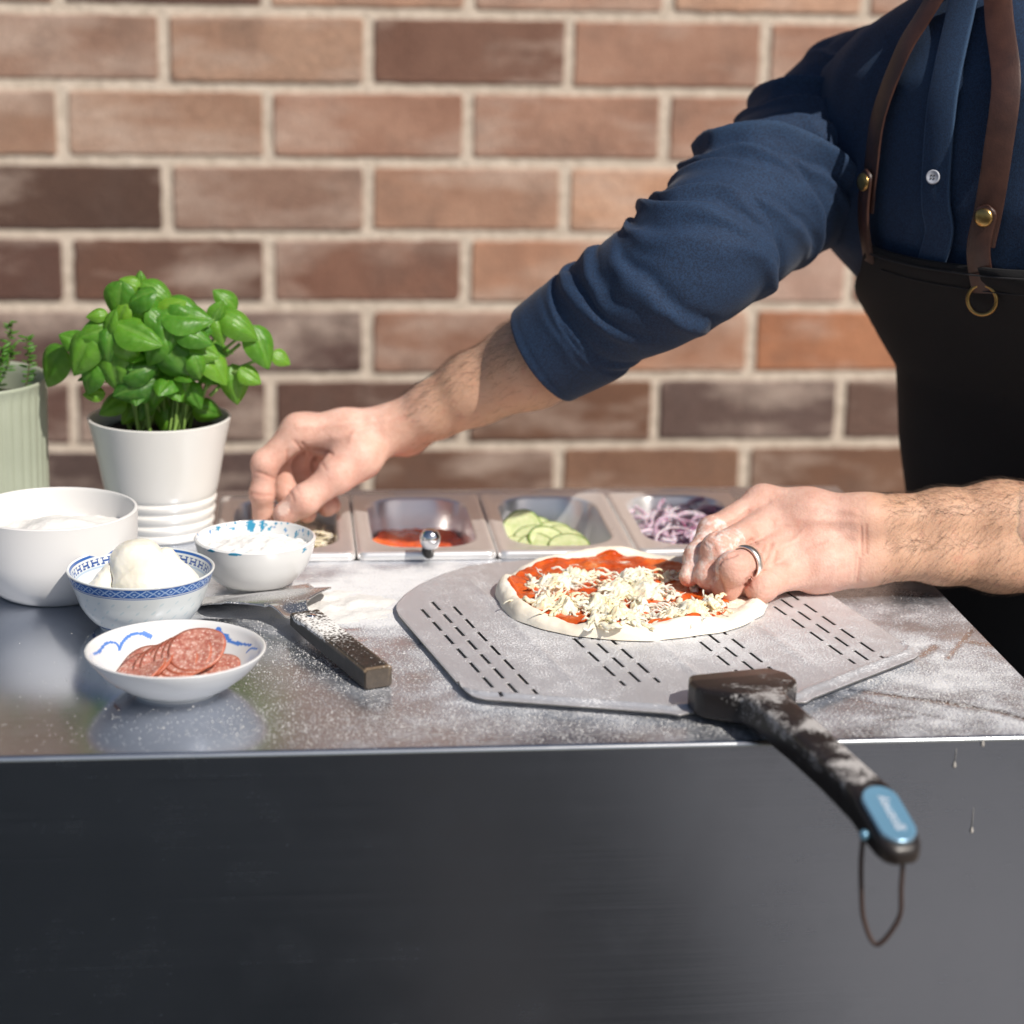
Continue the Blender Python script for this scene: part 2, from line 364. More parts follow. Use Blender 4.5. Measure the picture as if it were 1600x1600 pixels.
# ------------------------------------------------------------------ steel pans let into the counter
def rrect(cx, cy, hx, hy, r, z, n=9):
    out = []
    for qx, qy, a0 in ((1, 1, 0), (-1, 1, 90), (-1, -1, 180), (1, -1, 270)):
        for k in range(n):
            a = math.radians(a0+90*k/(n-1)); out.append((cx+qx*(hx-r)+r*math.cos(a), cy+qy*(hy-r)+r*math.sin(a), z))
    return out
def pan(i, label):
    cx, cy = PX0+PW*(i+.5), PY0+PD/2; ox, oy = .05345, .0870; ix, iy = .0405, .0715; icy = cy+.0045
    L = []
    L.append(rrect(cx, cy, ox, oy, .007, .0005)); L.append(rrect(cx, cy, ox, oy, .007, .0042)); L.append(rrect(cx, cy, ox-.0012, oy-.0012, .007, .0062)); L.append(rrect(cx, cy, ox-.0035, oy-.0035, .006, .0068))
    L.append(rrect(cx, cy, ox-.006, oy-.006, .006, .0058)); L.append(rrect(cx, icy, ix+.003, iy+.003, .030, .0055)); L.append(rrect(cx, icy, ix+.001, iy+.001, .030, .0051)); L.append(rrect(cx, icy, ix, iy, .030, .0035))
    L.append(rrect(cx, icy, ix-.0015, iy-.0015, .029, -.012)); L.append(rrect(cx, icy, ix-.003, iy-.003, .028, -.016)); L.append(rrect(cx, icy, ix-.006, iy-.007, .026, -.058)); L.append(rrect(cx, icy, ix-.011, iy-.012, .022, -.064)); L.append(rrect(cx, icy, .006, .012, .005, -.065))
    V = [p for l in L for p in l]; n = len(L[0]); F = grid_faces(n, len(L), True); F.append(tuple(range((len(L)-1)*n, len(L)*n)))
    o = mesh('food_pan', V, F, M['pan']); o.data.materials.clear(); o.data.materials.append(M['pan'])
    return tag(o, label, 'pan', 'steel food pans sunk in a row into the counter'), cx, icy, ix, iy
P1 = pan(0, 'steel food pan under the reaching hand, holding grated cheese')
P2 = pan(1, 'steel food pan holding red tomato sauce and a spoon')
P3 = pan(2, 'steel food pan holding green edged courgette slices')
P4 = pan(3, 'steel food pan heaped with sliced red onion, beside the ringed hand')

# contents -------------------------------------------------------
def shreds(cx, cy, hx, hy, z0, zh, n, L, wid, rnd, flat=.5, curl=1., dome=True):
    B = MB()
    for _ in range(n):
        a = rnd.uniform(0, 6.28); rr = math.sqrt(rnd.random()); x, y = cx+hx*rr*math.cos(a), cy+hy*rr*math.sin(a)
        z = z0+zh*((1-rr*rr) if dome else 1)*rnd.uniform(.35, 1.05)
        d = rnd.uniform(0, 6.28); l = L*rnd.uniform(.5, 1.2); k = rnd.uniform(-1, 1)*curl; tl = rnd.uniform(-.35, .35); pts = []
        for s in range(7):
            q = (s/6-.5)*l; dd = d+k*s/6*2.2; x += math.cos(dd)*l/6; y += math.sin(dd)*l/6
            pts.append((x-math.cos(d)*l/2, y-math.sin(d)*l/2, z+q*tl-abs(q)*.15+.0006*math.sin(s*1.3+d)))
        w = wid*rnd.uniform(.7, 1.25); V, F = tube_vf(pts, [w*.6, w, w, w, w, w*.9, w*.5], 5, flat); B.add(V, F, 0)
    return B
t = NT('cheese'); n = t.noise(90); t.P(Base_Color=t.ramp(n, [(.3, (.80, .70, .50)), (.7, (.86, .82, .70))]), Roughness=.45, Subsurface_Weight=.25, Subsurface_Radius=(.004, .003, .0015), Subsurface_Scale=1., Normal=t.bump(t.noise(400), .2, .0005)); M['cheese'] = t.m
t = NT('cheese_white'); n = t.noise(60); t.P(Base_Color=t.ramp(n, [(.32, (.86, .72, .42)), (.55, (.88, .80, .62)), (.75, (.90, .86, .76))]), Roughness=.42, Subsurface_Weight=.5, Subsurface_Radius=(.006, .0045, .003), Subsurface_Scale=1.); t.P(Normal=t.bump(t.noise(350, 4), .2, .0005)); M['cheese_white'] = t.m
rn = random.Random(11)
o = shreds(P1[1], P1[2], .038, .066, -.016, .020, 420, .035, .0017, rn).build('grated_cheese', M['cheese']); tag(o, 'pale yellow grated cheese filling the pan under the reaching hand', 'cheese', kind='stuff')
t = NT('tomato_sauce'); n = t.noise(70, 5); t.P(Base_Color=t.ramp(n, [(.3, (.62, .06, .012)), (.6, (.80, .14, .025)), (.8, (.85, .30, .09))]), Roughness=.22, Coat_Weight=.3, Normal=t.bump(t.noise(140, 5), .5, .0025)); M['sauce'] = t.m
def surf_patch(name, cx, cy, hx, hy, z, amp, m, sc=60, n=40):
    V = []
    for j in range(n):
        for i in range(n):
            u, v = i/(n-1)*2-1, j/(n-1)*2-1; x, y = u*math.sqrt(1-v*v/2), v*math.sqrt(1-u*u/2)
            k = .82; x = x*k+u*(1-k); y = y*k+v*(1-k)
            V.append((cx+hx*x, cy+hy*y, z+amp*mnoise.fractal(Vector((x*hx*sc, y*hy*sc, 3)), 1, 2, 4)))
    return mesh(name, V, grid_faces(n, n), m)
tag(surf_patch('tomato_sauce', P2[1], P2[2]+.004, .0392, .0690, -.0195, .003, M['sauce']), 'glossy red tomato sauce pooled in the pan with the spoon', 'sauce')
# spoon standing in the sauce pan
sp = empty('spoon', (0.137, 1.585, -.03), 'black handled spoon with shiny steel tip leaning on the sauce pan', 'spoon')
a0 = at(671, 872, 1.572); a1 = at(672, 842, 1.562); a_in = Vector((.125, 1.655, -.045))
V, F = tube_vf(crv([a_in, (.133, 1.61, -.012), a0+Vector((0, .004, .002)), a1+Vector((0, .006, -.004)), a1], 6), .0042, 12); mesh('handle', V, F, M['dark'], sp)
V, F = lathe(smooth_prof([(0.0001, -.0080), (.005, -.0070), (.0078, -.002), (.0076, .003), (.0050, .0070), (.0001, .0082)], 5), 24, a1, False); mesh('handle_cap', V, F, M['chrome'], sp)
V, F = lathe([(.0001, -.006), (.010, -.004), (.016, .002), (.017, .006), (.015, .004), (.0001, -.003)], 24, a_in, False); mesh('spoon_bowl', V, F, M['chrome'], sp)

# courgette slices
t = NT('courgette'); e = t.att('rim'); t.P(Base_Color=t.mix(t.ramp(e, [(.89, 0.), (.96, 1.)]), t.ramp(t.noise(160), [(.3, (.46, .54, .24)), (.7, (.68, .70, .44))]), t.ramp(t.noise(120), [(.35, (.06, .14, .02)), (.65, (.20, .32, .05))])), Roughness=.35, Subsurface_Weight=.15, Subsurface_Scale=.003); M['courgette'] = t.m
def disc(name, c, r, th, nrm, mat, bend=0., ell=1., rot=0., wav=0.):
    nr, na = 9, 36; V = []; rim = []
    q = Vector(nrm).normalized().to_track_quat('Z', 'Y')
    def P(rr, a, side):
        x, y = rr*r*math.cos(a)*ell, rr*r*math.sin(a); x, y = x*math.cos(rot)-y*math.sin(rot), x*math.sin(rot)+y*math.cos(rot)
        z = side*th/2+bend*(x*x-y*y*.3)/r+wav*r*math.sin(3*a+rot)*rr*rr
        return Vector(c)+q @ Vector((x, y, z))
    for side in (1, -1):
        for k in range(nr+1):
            for i in range(na): V.append(P(k/nr*(1 if k < nr else 1.0), 2*math.pi*i/na, side)); rim.append(k/nr)
    F = []; n1 = (nr+1)*na
    for k in range(nr):
        for i in range(na):
            a, b = k*na+i, k*na+(i+1) % na; F.append((a, b, b+na, a+na)); F.append((n1+b, n1+a, n1+a+na, n1+b+na))
    for i in range(na): a, b = nr*na+i, nr*na+(i+1) % na; F.append((a, b, n1+b, n1+a))
    o = mesh(name, V, F, mat); attr(o, 'rim', rim); return o
zc = [((815, 825), 1.655, .0195, (-.2, -.75, .62), 'upright courgette slice leaning on the left wall of its pan'),
      ((833, 838), 1.64, .018, (-.15, -.35, 1), 'courgette slice lying in front of the upright one at the left'),
      ((815, 850), 1.625, .018, (.2, -.1, 1), 'courgette slice half buried in the left front corner of its pan'),
      ((836, 852), 1.612, .0185, (-.1, -.35, 1), 'courgette slice at the front left of the courgette pan'),
      ((858, 846), 1.622, .0205, (.3, -.5, .9), 'courgette slice with a folded edge in the middle of its pan'),
      ((889, 853), 1.607, .0205, (-.05, -.30, 1), 'large pale courgette slice lying at the front right of its pan'),
      ((868, 832), 1.66, .018, (.2, -.4, 1), 'courgette slice behind the middle slices of its pan'),
      ((888, 836), 1.655, .018, (.3, -.2, 1), 'courgette slice under the right hand slices, showing its green skin'),
      ((850, 858), 1.606, .017, (0, -.1, 1), 'lowest courgette slice at the front wall of its pan'),
      ((843, 828), 1.67, .017, (.1, -.5, .8), 'courgette slice at the back of the pile in its pan')]
for (p, V_, r, nm, lb) in zc:
    tag(disc('courgette_slice', at(*p, V_)-Vector((0, 0, .001)), r*.88, .0026, nm, M['courgette'], rn.uniform(-.1, .1), rn.uniform(.9, 1), rn.uniform(0, 3)), lb, 'courgette slice', 'courgette slices in the pan')
tag(surf_patch('courgette_pieces', P3[1], P3[2]-.004, .037, .062, -.040, .004, simple('courgette_skin', (.16, .24, .06), .4, var=.5, scale=90)), 'heap of green courgette pieces under the loose slices', 'courgette', kind='stuff')
# red onion rings heaped
t = NT('onion'); n = t.noise(45, 4); t.P(Base_Color=t.ramp(n, [(.32, (.24, .06, .15)), (.44, (.50, .36, .46)), (.60, (.68, .60, .66))]), Roughness=.3, Subsurface_Weight=.25, Subsurface_Scale=.003); M['onion'] = t.m
B = MB()
for k in range(95):
    x, y = P4[1]+rn.uniform(-.032, .034), P4[2]+rn.uniform(-.056, .058); z = -.014+rn.uniform(0, .016)-.004*abs(x-P4[1])/.03
    r = rn.uniform(.008, .017); q = Vector((rn.gauss(0, .45), rn.gauss(-.25, .45), 1)).normalized().to_track_quat('Z', 'Y'); a0 = rn.uniform(0, 6.28); sp_ = rn.uniform(2.5, 6.2); e = rn.uniform(.6, 1)
    pts = [Vector((x, y, z))+q @ Vector((r*math.cos(a0+sp_*s/14), r*e*math.sin(a0+sp_*s/14), 0)) for s in range(15)]
    V, F = tube_vf(pts, rn.uniform(.0009, .0013), 6, 2.4); B.add(V, F, 0)
tag(B.build('sliced_onion', M['onion']), 'purple and white sliced red onion piled over the last pan', 'onion', kind='stuff')
tag(surf_patch('onion_layer', P4[1], P4[2], .037, .064, -.022, .004, M['onion']), 'lower layer of red onion in the last pan', 'onion', kind='stuff')

# ------------------------------------------------------------------ bowls
def painted(V, fn): return np.array([fn(*v) for v in V])
WHITE = (.69, .69, .685); BLUE = (.035, .12, .38)
def bowl_profile(R, Hh, foot, curve, th=.003):
    """outer wall from the foot up, over the rim, down the inside"""
    out = [(foot-.002, 0.0012), (foot-.0005, 0), (foot+.0012, .0006), (foot+.0015, .003)]
    for k in range(1, 9):
        s = k/9; out.append((foot+(R-foot)*s**curve[0], .003+(Hh-.003)*s**curve[1]))
    out += [(R, Hh-.0012), (R-.0003, Hh), (R-th*.5, Hh+.0006), (R-th, Hh-.0002)]
    for k in range(8, -1, -1):
        s = k/9; out.append((max((foot+(R-foot)*s**curve[0])-th*1.05, .001), .003+(Hh-.003)*s**curve[1]+th*.75))
    out.append((.0005, .003+th*.6)); return out
# tall round bowl of flour at the left
def big_bowl():
    R, Hh = .0590, .061; c = on(84, 795, Hh); c = Vector((c.x, c.y, 0))
    pr = smooth_prof([(.036, .002), (.038, 0), (.042, .002), (.0505, .012), (.0565, .028), (.0585, .045), (.0592, .070), (.0592, .0725), (.0580, .0735), (.0566, .0722), (.0562, .060), (.0560, .045), (.054, .030), (.048, .016), (.038, .007), (.001, .005)], 6); pr = [(r, z*.061/.0725) for r, z in pr]
    V, F = lathe(pr, 96, c); o = mesh('serving_bowl', V, F, M['ceramic_matte']); tag(o, 'large plain white bowl of flour in front of the green planter at the left edge', 'bowl')
    V = []; n = 60
    for j in range(n):
        for i in range(n):
            u, v = i/(n-1)*2-1, j/(n-1)*2-1; x, y = u*math.sqrt(1-v*v/2)*.0563, v*math.sqrt(1-u*u/2)*.0563
            q = mnoise.fractal(Vector((x*40, y*40, 1)), 1, 2, 5); hgt = .0400+.013*math.exp(-((x-.004)**2+(y-.005)**2)/.0010)+.003*q
            V.append((c.x+x, c.y+y, hgt))
    tag(mesh('flour_mound', V, grid_faces(n, n), M['flour']), 'mound of white flour inside the large plain bowl', 'flour')
big_bowl()
# blue rimmed rice grain bowl
def rice_bowl():
    R, Hh = .0505, .0415; c = on(220, 886, Hh); c = Vector((c.x, c.y, 0)); KZ = .0415/.0534
    pr = smooth_prof([(.026, .002), (.0265, 0), (.0285, 0.0), (.0290, .003), (.0345, .0085), (.041, .020), (.0445, .032), (.0478, .044), (.0500, .0520), (.0500, .0532), (.0490, .0534), (.0470, .0505), (.0452, .044), (.0415, .032), (.0375, .020), (.030, .0095), (.015, .006), (.0005, .0055)], 14)
    n = 640; V, F = lathe(pr, n, c)
    V = np.array(V); ring = np.arange(len(V))//n; th = np.arctan2(V[:, 1]-c.y, V[:, 0]-c.x); z = V[:, 2].copy(); V[:, 2] *= KZ; rr = np.hypot(V[:, 0]-c.x, V[:, 1]-c.y)
    kr = int(np.argmax([p[1] for p in pr])); outer = ring <= kr
    col = np.tile(np.array(WHITE)*np.array([.94, .98, .98]), (len(V), 1)).astype(float)
    lightb = np.array((.40, .50, .62)); blue = np.array(BLUE); db = np.array((.02, .06, .22))
    # outside band with white lattice
    m = outer & (z > .0435) & (z < .0518); col[m] = blue
    ph = th*R/.0085; zz = (z-.0476)/.0036
    lat = m & (np.abs(np.abs(zz)+np.abs((ph % 1)-.5)*2-1) < .16) & (np.abs(zz) < .95); col[lat] = (.35, .47, .66)
    col[m & (np.abs(zz)+np.abs((ph % 1)-.5)*2 < .30)] = (.35, .47, .66)
    col[m & (np.abs(zz) > 1.0)] = db*1.4
    m = outer & (z > .0420) & (z < .0430); col[m] = blue
    m = outer & (z < .0085) & (z > .0062); col[m] = blue*.9
    # rice grains
    for k, zr in enumerate((.014, .021, .028, .0355)):
        f = (th/(2*math.pi)*26+.5*(k % 2)) % 1; dx = (f-.5)/26*2*math.pi*rr; dz = z-zr
        m = outer & ((dx/.0016)**2+((dz-dx*.9)/.0010)**2 < 1); col[m] = (.52, .60, .62)
    # inside band of H shaped key pattern between blue lines
    inn = ~outer
    m = inn & (z > .0507) & (z < .0526); col[m] = blue*.9
    m = inn & (z > .0405) & (z < .0418); col[m] = lightb
    f = (th/(2*math.pi)*30) % 1; q = (z-.0425)/(.0500-.0425)
    inb = inn & (q > .08) & (q < .85)
    bars = inb & (((f > .12) & (f < .24)) | ((f > .66) & (f < .78))); mid = inb & (f > .24) & (f < .66) & (np.abs(q-.46) < .12)
    ser = inb & ((np.abs(q-.14) < .07) | (np.abs(q-.79) < .07)) & (((f > .03) & (f < .34)) | ((f > .56) & (f < .88)))
    col[bars | mid | ser] = db*1.3
    o = mesh('rice_bowl', V, F, M['glaze']); attr(o, 'col', np.c_[col, np.ones(len(V))], True)
    tag(o, 'white porcelain bowl with blue patterned rim holding two pieces of mozzarella', 'bowl')
    # whey
    t = NT('whey'); t.P(Base_Color=(.70, .76, .78), Roughness=.08, Normal=t.bump(t.noise(50), .2, .001)); M['whey'] = t.m
    V, F = lathe([(.0425, .0270), (.02, .0270), (.0005, .0270)], 64, c, False); tag(mesh('whey', V, F, M['whey']), 'cloudy whey in the blue rimmed bowl round the mozzarella', 'liquid')
    return c
RB = rice_bowl()
# ---- implicit surfaces
def surface_nets(D, o, h):
    nx, ny, nz = D.shape; s = D < 0
    A = np.zeros((nx-1, ny-1, nz-1, 3), np.float32); N = np.zeros((nx-1, ny-1, nz-1), np.float32)
    def sl(a, b, c): return (slice(a, nx-1+a), slice(b, ny-1+b), slice(c, nz-1+c))
    for ax in range(3):
        for p in (0, 1):
            for q in (0, 1):
                a = [0, 0, 0]; oth = [k for k in range(3) if k != ax]; a[oth[0]] = p; a[oth[1]] = q; b = list(a); b[ax] = 1
                d0, d1 = D[sl(*a)], D[sl(*b)]; m = (s[sl(*a)] != s[sl(*b)])
                if not m.any(): continue
                t = d0[m]/(d0[m]-d1[m]); v = np.tile(np.array(a, np.float32), (m.sum(), 1)); v[:, ax] = t
                A[m] += v; N[m] += 1
    cell = N > 0; idx = -np.ones(cell.shape, np.int64); idx[cell] = np.arange(cell.sum())
    ijk = np.argwhere(cell); V = (ijk+A[cell]/N[cell][:, None])*h+np.array(o)
    F = []
    for ax in range(3):
        u, w = (ax+1) % 3, (ax+2) % 3
        a = [slice(None)]*3; b = [slice(None)]*3; a[ax] = slice(0, -1); b[ax] = slice(1, None)
        cr = s[tuple(a)] != s[tuple(b)]; e = np.argwhere(cr)
        e = e[(e[:, u] > 0) & (e[:, w] > 0) & (e[:, u] < cell.shape[u]) & (e[:, w] < cell.shape[w])]
        ins = s[tuple(e.T)]
        def id_(du, dw):
            k = e.copy(); k[:, u] -= du; k[:, w] -= dw; return idx[tuple(k.T)]
        q = np.stack([id_(1, 1), id_(0, 1), id_(0, 0), id_(1, 0)], 1)
        q[~ins] = q[~ins][:, ::-1]; F.append(q)
    return V, np.concatenate(F)
class Field:
    def __init__(s, lo, hi, h):
        s.lo = np.array(lo, float); s.h = h; s.n = np.ceil((np.array(hi)-s.lo)/h).astype(int)+1
        s.ax = [s.lo[k]+h*np.arange(s.n[k]) for k in range(3)]
    def new(s): return np.full(tuple(s.n), .05, np.float32)
    def cone(s, D, a, b, ra, rb, k=.003, squash=None):
        """smooth union of a tapered capsule into D"""
        a, b = np.array(a, float), np.array(b, float); R = max(ra, rb)+k+2*s.h
        lo = np.minimum(a, b)-R; hi = np.maximum(a, b)+R
        i0 = np.clip(((lo-s.lo)/s.h).astype(int), 0, s.n-1); i1 = np.clip(((hi-s.lo)/s.h).astype(int)+2, 0, s.n)
        if (i1 <= i0).any(): return
        X = s.ax[0][i0[0]:i1[0], None, None]-a[0]; Y = s.ax[1][None, i0[1]:i1[1], None]-a[1]; Zz = s.ax[2][None, None, i0[2]:i1[2]]-a[2]
        d = b-a; L2 = max((d*d).sum(), 1e-12); t = np.clip((X*d[0]+Y*d[1]+Zz*d[2])/L2, 0, 1)
        q = np.sqrt((X-t*d[0])**2+(Y-t*d[1])**2+(Zz-t*d[2])**2)-(ra+(rb-ra)*t)
        sub = D[i0[0]:i1[0], i0[1]:i1[1], i0[2]:i1[2]]; h_ = np.maximum(k-np.abs(sub-q), 0)/k
        D[i0[0]:i1[0], i0[1]:i1[1], i0[2]:i1[2]] = np.minimum(sub, q)-h_*h_*k*.25
    def chain(s, D, pts, rad, k=.003):
        for i in range(len(pts)-1): s.cone(D, pts[i], pts[i+1], rad[i], rad[i+1], k)
    def join(s, A, B, k):
        h_ = np.maximum(k-np.abs(A-B), 0)/k; return np.minimum(A, B)-h_*h_*k*.25
    def mesh(s, D): return surface_nets(D, s.lo, s.h)
def vnormals(V, F):
    n = np.cross(V[F[:, 2]]-V[F[:, 0]], V[F[:, 3]]-V[F[:, 1]]); N = np.zeros_like(V)
    for k in range(4): np.add.at(N, F[:, k], n)
    return N/np.maximum(np.linalg.norm(N, axis=1), 1e-12)[:, None]
def relax(V, F, it=2, lam=.5):
    for _ in range(it):
        A = np.zeros_like(V); C = np.zeros(len(V))
        for k in range(4):
            a, b = F[:, k], F[:, (k+1) % 4]; np.add.at(A, a, V[b]); np.add.at(A, b, V[a]); np.add.at(C, a, 1); np.add.at(C, b, 1)
        V = V+lam*(A/C[:, None]-V)
    return V
# mozzarella
t = NT('mozzarella'); t.P(Base_Color=t.ramp(t.noise(35), [(.3, (.80, .75, .62)), (.7, (.87, .84, .76))]), Roughness=.28, Subsurface_Weight=.3, Subsurface_Radius=(.006, .005, .003), Subsurface_Scale=1., Normal=t.bump(t.noise(120, 4), .25, .0012), Coat_Weight=.3); M['mozz'] = t.m
def blob(name, segs, h, label, cat, disp=.0012, sc=90, k=.006, mat='mozz', parent=None):
    P = np.array([p for s_ in segs for p in s_[:2]]); r = max(max(s_[2:]) for s_ in segs)+k+.003
    f = Field(P.min(0)-r, P.max(0)+r, h); D = f.new()
    for a, b, ra, rb in segs: f.cone(D, a, b, ra, rb, k)
    V, F = f.mesh(D); V = relax(V, F, 2); N = vnormals(V, F); V = V+N*(disp*fbm(V, sc, 4))[:, None]
    o = mesh(name, V, F, M[mat], parent)
    return tag(o, label, cat) if label else o
def rb(x, y, z): return (RB.x+x, RB.y+y, z)
blob('mozzarella', [(rb(.002, -.008, .030), rb(.0, .000, .040), .0225, .0195), (rb(-.006, .002, .044), rb(.003, .001, .047), .0145, .0120), (rb(.006, -.012, .030), rb(.012, -.006, .036), .019, .0155)], .0011, 'large torn white mozzarella ball standing up out of the blue rimmed bowl', 'mozzarella', .0016, 42)
blob('mozzarella', [(rb(.028, -.004, .030), rb(.017, .002, .049), .0120, .0060), (rb(.028, -.008, .028), rb(.034, -.004, .027), .010, .007)], .0010, 'smaller wedge of mozzarella leaning on the right side of the large ball', 'mozzarella', .0010)
blob('mozzarella', [(rb(-.024, -.006, .026), rb(-.020, .000, .037), .011, .0075), (rb(-.02, -.014, .024), rb(-.034, -.006, .025), .008, .006)], .0011, 'low wet piece of mozzarella at the left inside the blue rimmed bowl', 'mozzarella', .0014)
# speckled bowl
def speckled_bowl():
    R, Hh = .0440, .0380; c = on(398.5, 838, Hh); c = Vector((c.x, c.y, 0)); KZ = .038/.0508
    pr = smooth_prof([(.019, .002), (.0195, 0), (.0212, 0), (.0218, .003), (.0290, .0085), (.0365, .020), (.0412, .034), (.0438, .0480), (.0440, .0498), (.0430, .0508), (.0418, .0498), (.0395, .036), (.035, .022), (.027, .011), (.0125, .0065), (.0005, .006)], 10); pr = [(r, z*KZ) for r, z in pr]
    n = 420; V, F = lathe(pr, n, c); V = np.array(V); ring = np.arange(len(V))//n; kr = int(np.argmax([p[1] for p in pr]))
    th = np.arctan2(V[:, 1]-c.y, V[:, 0]-c.x); z = V[:, 2]; col = np.tile(np.array(WHITE), (len(V), 1)).astype(float); q = random.Random(2)
    rr = np.hypot(V[:, 0]-c.x, V[:, 1]-c.y)
    for _ in range(85):
        a = q.uniform(-math.pi, math.pi); z0 = Hh-abs(q.gauss(0, .006)); w = q.uniform(.0004, .0013); l = w*q.uniform(.6, 1.3)
        d = ((th-a+math.pi) % (2*math.pi)-math.pi)*rr; cc = q.choice([(.03, .22, .38), (.05, .30, .45), (.10, .25, .50)])
        m = ((d/w)**2+((z-z0)/l)**2 < 1) & ((ring > kr-2))
        col[m] = cc
    for a, z0, w, l in ((1.66, .0345, .0032, .0048), (1.45, .0350, .0018, .004), (.75, .031, .0012, .0035), (-.62, .0346, .0022, .0022), (2.3, .0355, .0022, .0018), (-1.9, .0367, .0050, .0010), (-2.35, .0365, .0035, .0012), (.35, .0355, .002, .002)):
        d = ((th-a+math.pi) % (2*math.pi)-math.pi)*rr+.001*np.sin(z*2500); m = ((d/w)**2+((z-z0)/l)**2 < 1) & ((ring > kr-2) | (z > .032)); col[m] = (.03, .24, .40)
    o = mesh('speckled_bowl', V, F, M['glaze']); attr(o, 'col', np.c_[col, np.ones(len(V))], True)
    tag(o, 'small white bowl with turquoise speckled rim, full of flour, before the reaching hand', 'bowl')
    V = []; n = 56
    for j in range(n):
        for i in range(n):
            u, v = i/(n-1)*2-1, j/(n-1)*2-1; x, y = u*math.sqrt(1-v*v/2)*.0398, v*math.sqrt(1-u*u/2)*.0398
            q = mnoise.fractal(Vector((x*120, y*120, 4)), 1, 2, 5); V.append((c.x+x, c.y+y, .0285+.0065*math.exp(-(x*x+y*y)/.0006)+.0022*q))
    tag(mesh('flour_mound', V, grid_faces(n, n), M['salt']), 'lumpy white flour heaped inside the speckled bowl', 'flour')
speckled_bowl()
# shallow dish of salami
def dish():
    R, Hh = .0562, .0280; c = on(274.5, 1012, Hh); c = Vector((c.x, c.y, 0)); KZ = .028/.0366
    pr = smooth_prof([(.024, .0022), (.0245, 0), (.0268, 0), (.0275, .0025), (.0350, .0075), (.0455, .0185), (.0525, .0290), (.0556, .0355), (.0555, .0366), (.0545, .0369), (.0528, .0350), (.0495, .0290), (.042, .0190), (.031, .0095), (.015, .006), (.0005, .0055)], 10); pr = [(r*1.012, z*KZ) for r, z in pr]
    n = 560; V, F = lathe(pr, n, c); V = np.array(V); ring = np.arange(len(V))//n; kr = int(np.argmax([p[1] for p in pr]))
    col = np.tile(np.array(WHITE), (len(V), 1)).astype(float); inn = ring > kr
    strokes = [([(146, 1022), (155, 1018), (163, 1008), (172, 1004), (182, 1006), (188, 1014)], .0010), ([(186, 1016), (192, 1003), (203, 993), (216, 990), (229, 992)], .0011), ([(226, 990), (234, 994)], .0020),
               ([(341, 984), (345, 992), (354, 995)], .0020), ([(352, 993), (361, 1003), (375, 1006)], .0014), ([(372, 1005), (392, 1008)], .0010), ([(386, 1019), (393, 1013), (402, 1014)], .0009)]
    # strokes are laid on the inner wall: find where each point of the photo meets that wall
    prof_in = pr[kr:]; zi = np.array([p[1] for p in prof_in]); ri = np.array([p[0] for p in prof_in])
    def hit(px, py):
        best = None
        for z_ in np.linspace(.005, .0279, 90):
            p = on(px, py, z_)
            if p.y < c.y-.0: pass
            r_ = math.hypot(p.x-c.x, p.y-c.y); rw = np.interp(z_, zi[::-1], ri[::-1]); e = abs(r_-rw)
            if p.y > c.y-.03 and (best is None or e < best[0]): best = (e, p)
        return best[1]
    for pts, w in strokes:
        P = crv([hit(*p) for p in pts], 5)
        for p, q in zip(P, P[1:]):
            d = np.array(q-p); L = (d*d).sum()+1e-12; t_ = np.clip(((V-np.array(p))@d)/L, 0, 1); dd = np.linalg.norm(V-np.array(p)-t_[:, None]*d, axis=1)
            m = inn & (dd < w); col[m] = (.08, .20, .55)
    m = (ring >= kr-3) & (ring <= kr+1); col[m] = np.array(WHITE)*.97
    o = mesh('salami_dish', V, F, M['glaze']); attr(o, 'col', np.c_[col, np.ones(len(V))], True)
    tag(o, 'shallow white dish with blue brush strokes holding slices of salami at the front', 'bowl')
    return c
DC = dish()
t = NT('salami'); n = t.noise(330, 2, rough=.5); v = t.n('ShaderNodeTexVoronoi', i_Vector=t.obj(), i_Scale=420.).outputs['Distance']
c_ = t.mix(t.ramp(v, [(.10, 1.), (.34, 0.)]), t.ramp(n, [(.35, (.38, .12, .085)), (.55, (.50, .23, .175)), (.72, (.66, .44, .37))]), (.78, .58, .50)); c_ = t.mix(t.ramp(t.att('rim'), [(.90, 0.), (.99, .8)]), c_, (.42, .09, .03))
t.P(Base_Color=c_, Roughness=.38, Subsurface_Weight=.2, Subsurface_Scale=.002, Normal=t.bump(n, .35, .0006)); M['salami'] = t.m
def dc(x, y, z): return (DC.x+x, DC.y+y, z)
sal = [((-.0225, -.004, .0145), .0180, (-.40, -.22, 1), 'salami slice lying at the left edge of the fan, against the dish'),
       ((-.0185, .002, .0168), .0180, (-.36, -.30, 1), 'salami slice second from the left, half covered by the fan'),
       ((-0.0085, -0.0040, 0.0167), .0188, (-.24, -.52, 1), 'lowest salami slice at the front of the fan'),
       ((-0.0041, -0.0030, 0.0186), .0188, (-.24, -.52, 1), 'salami slice second from the bottom of the front fan'),
       ((0.0003, -0.0020, 0.0205), .0188, (-.24, -.52, 1), 'salami slice third from the bottom of the front fan'),
       ((0.0047, -0.0010, 0.0224), .0188, (-.24, -.52, 1), 'salami slice fourth from the bottom of the front fan'),
       ((0.0091, 0.0000, 0.0243), .0188, (-.24, -.52, 1), 'salami slice just beneath the topmost one'),
       ((0.0135, 0.0010, 0.0262), .0188, (-.24, -.52, 1), 'topmost salami slice, tilted up and fully visible'),
       ((.0255, -.003, .0165), .0150, (-.02, -.22, 1), 'salami slice sticking out to the right of the fan')]
for p, r, nm, lb in sal:
    tag(disc('salami_slice', dc(*p), r, .0013, nm, M['salami'], rn.uniform(.02, .08), 1., 0, .03), lb, 'salami slice', 'salami slices in the dish')

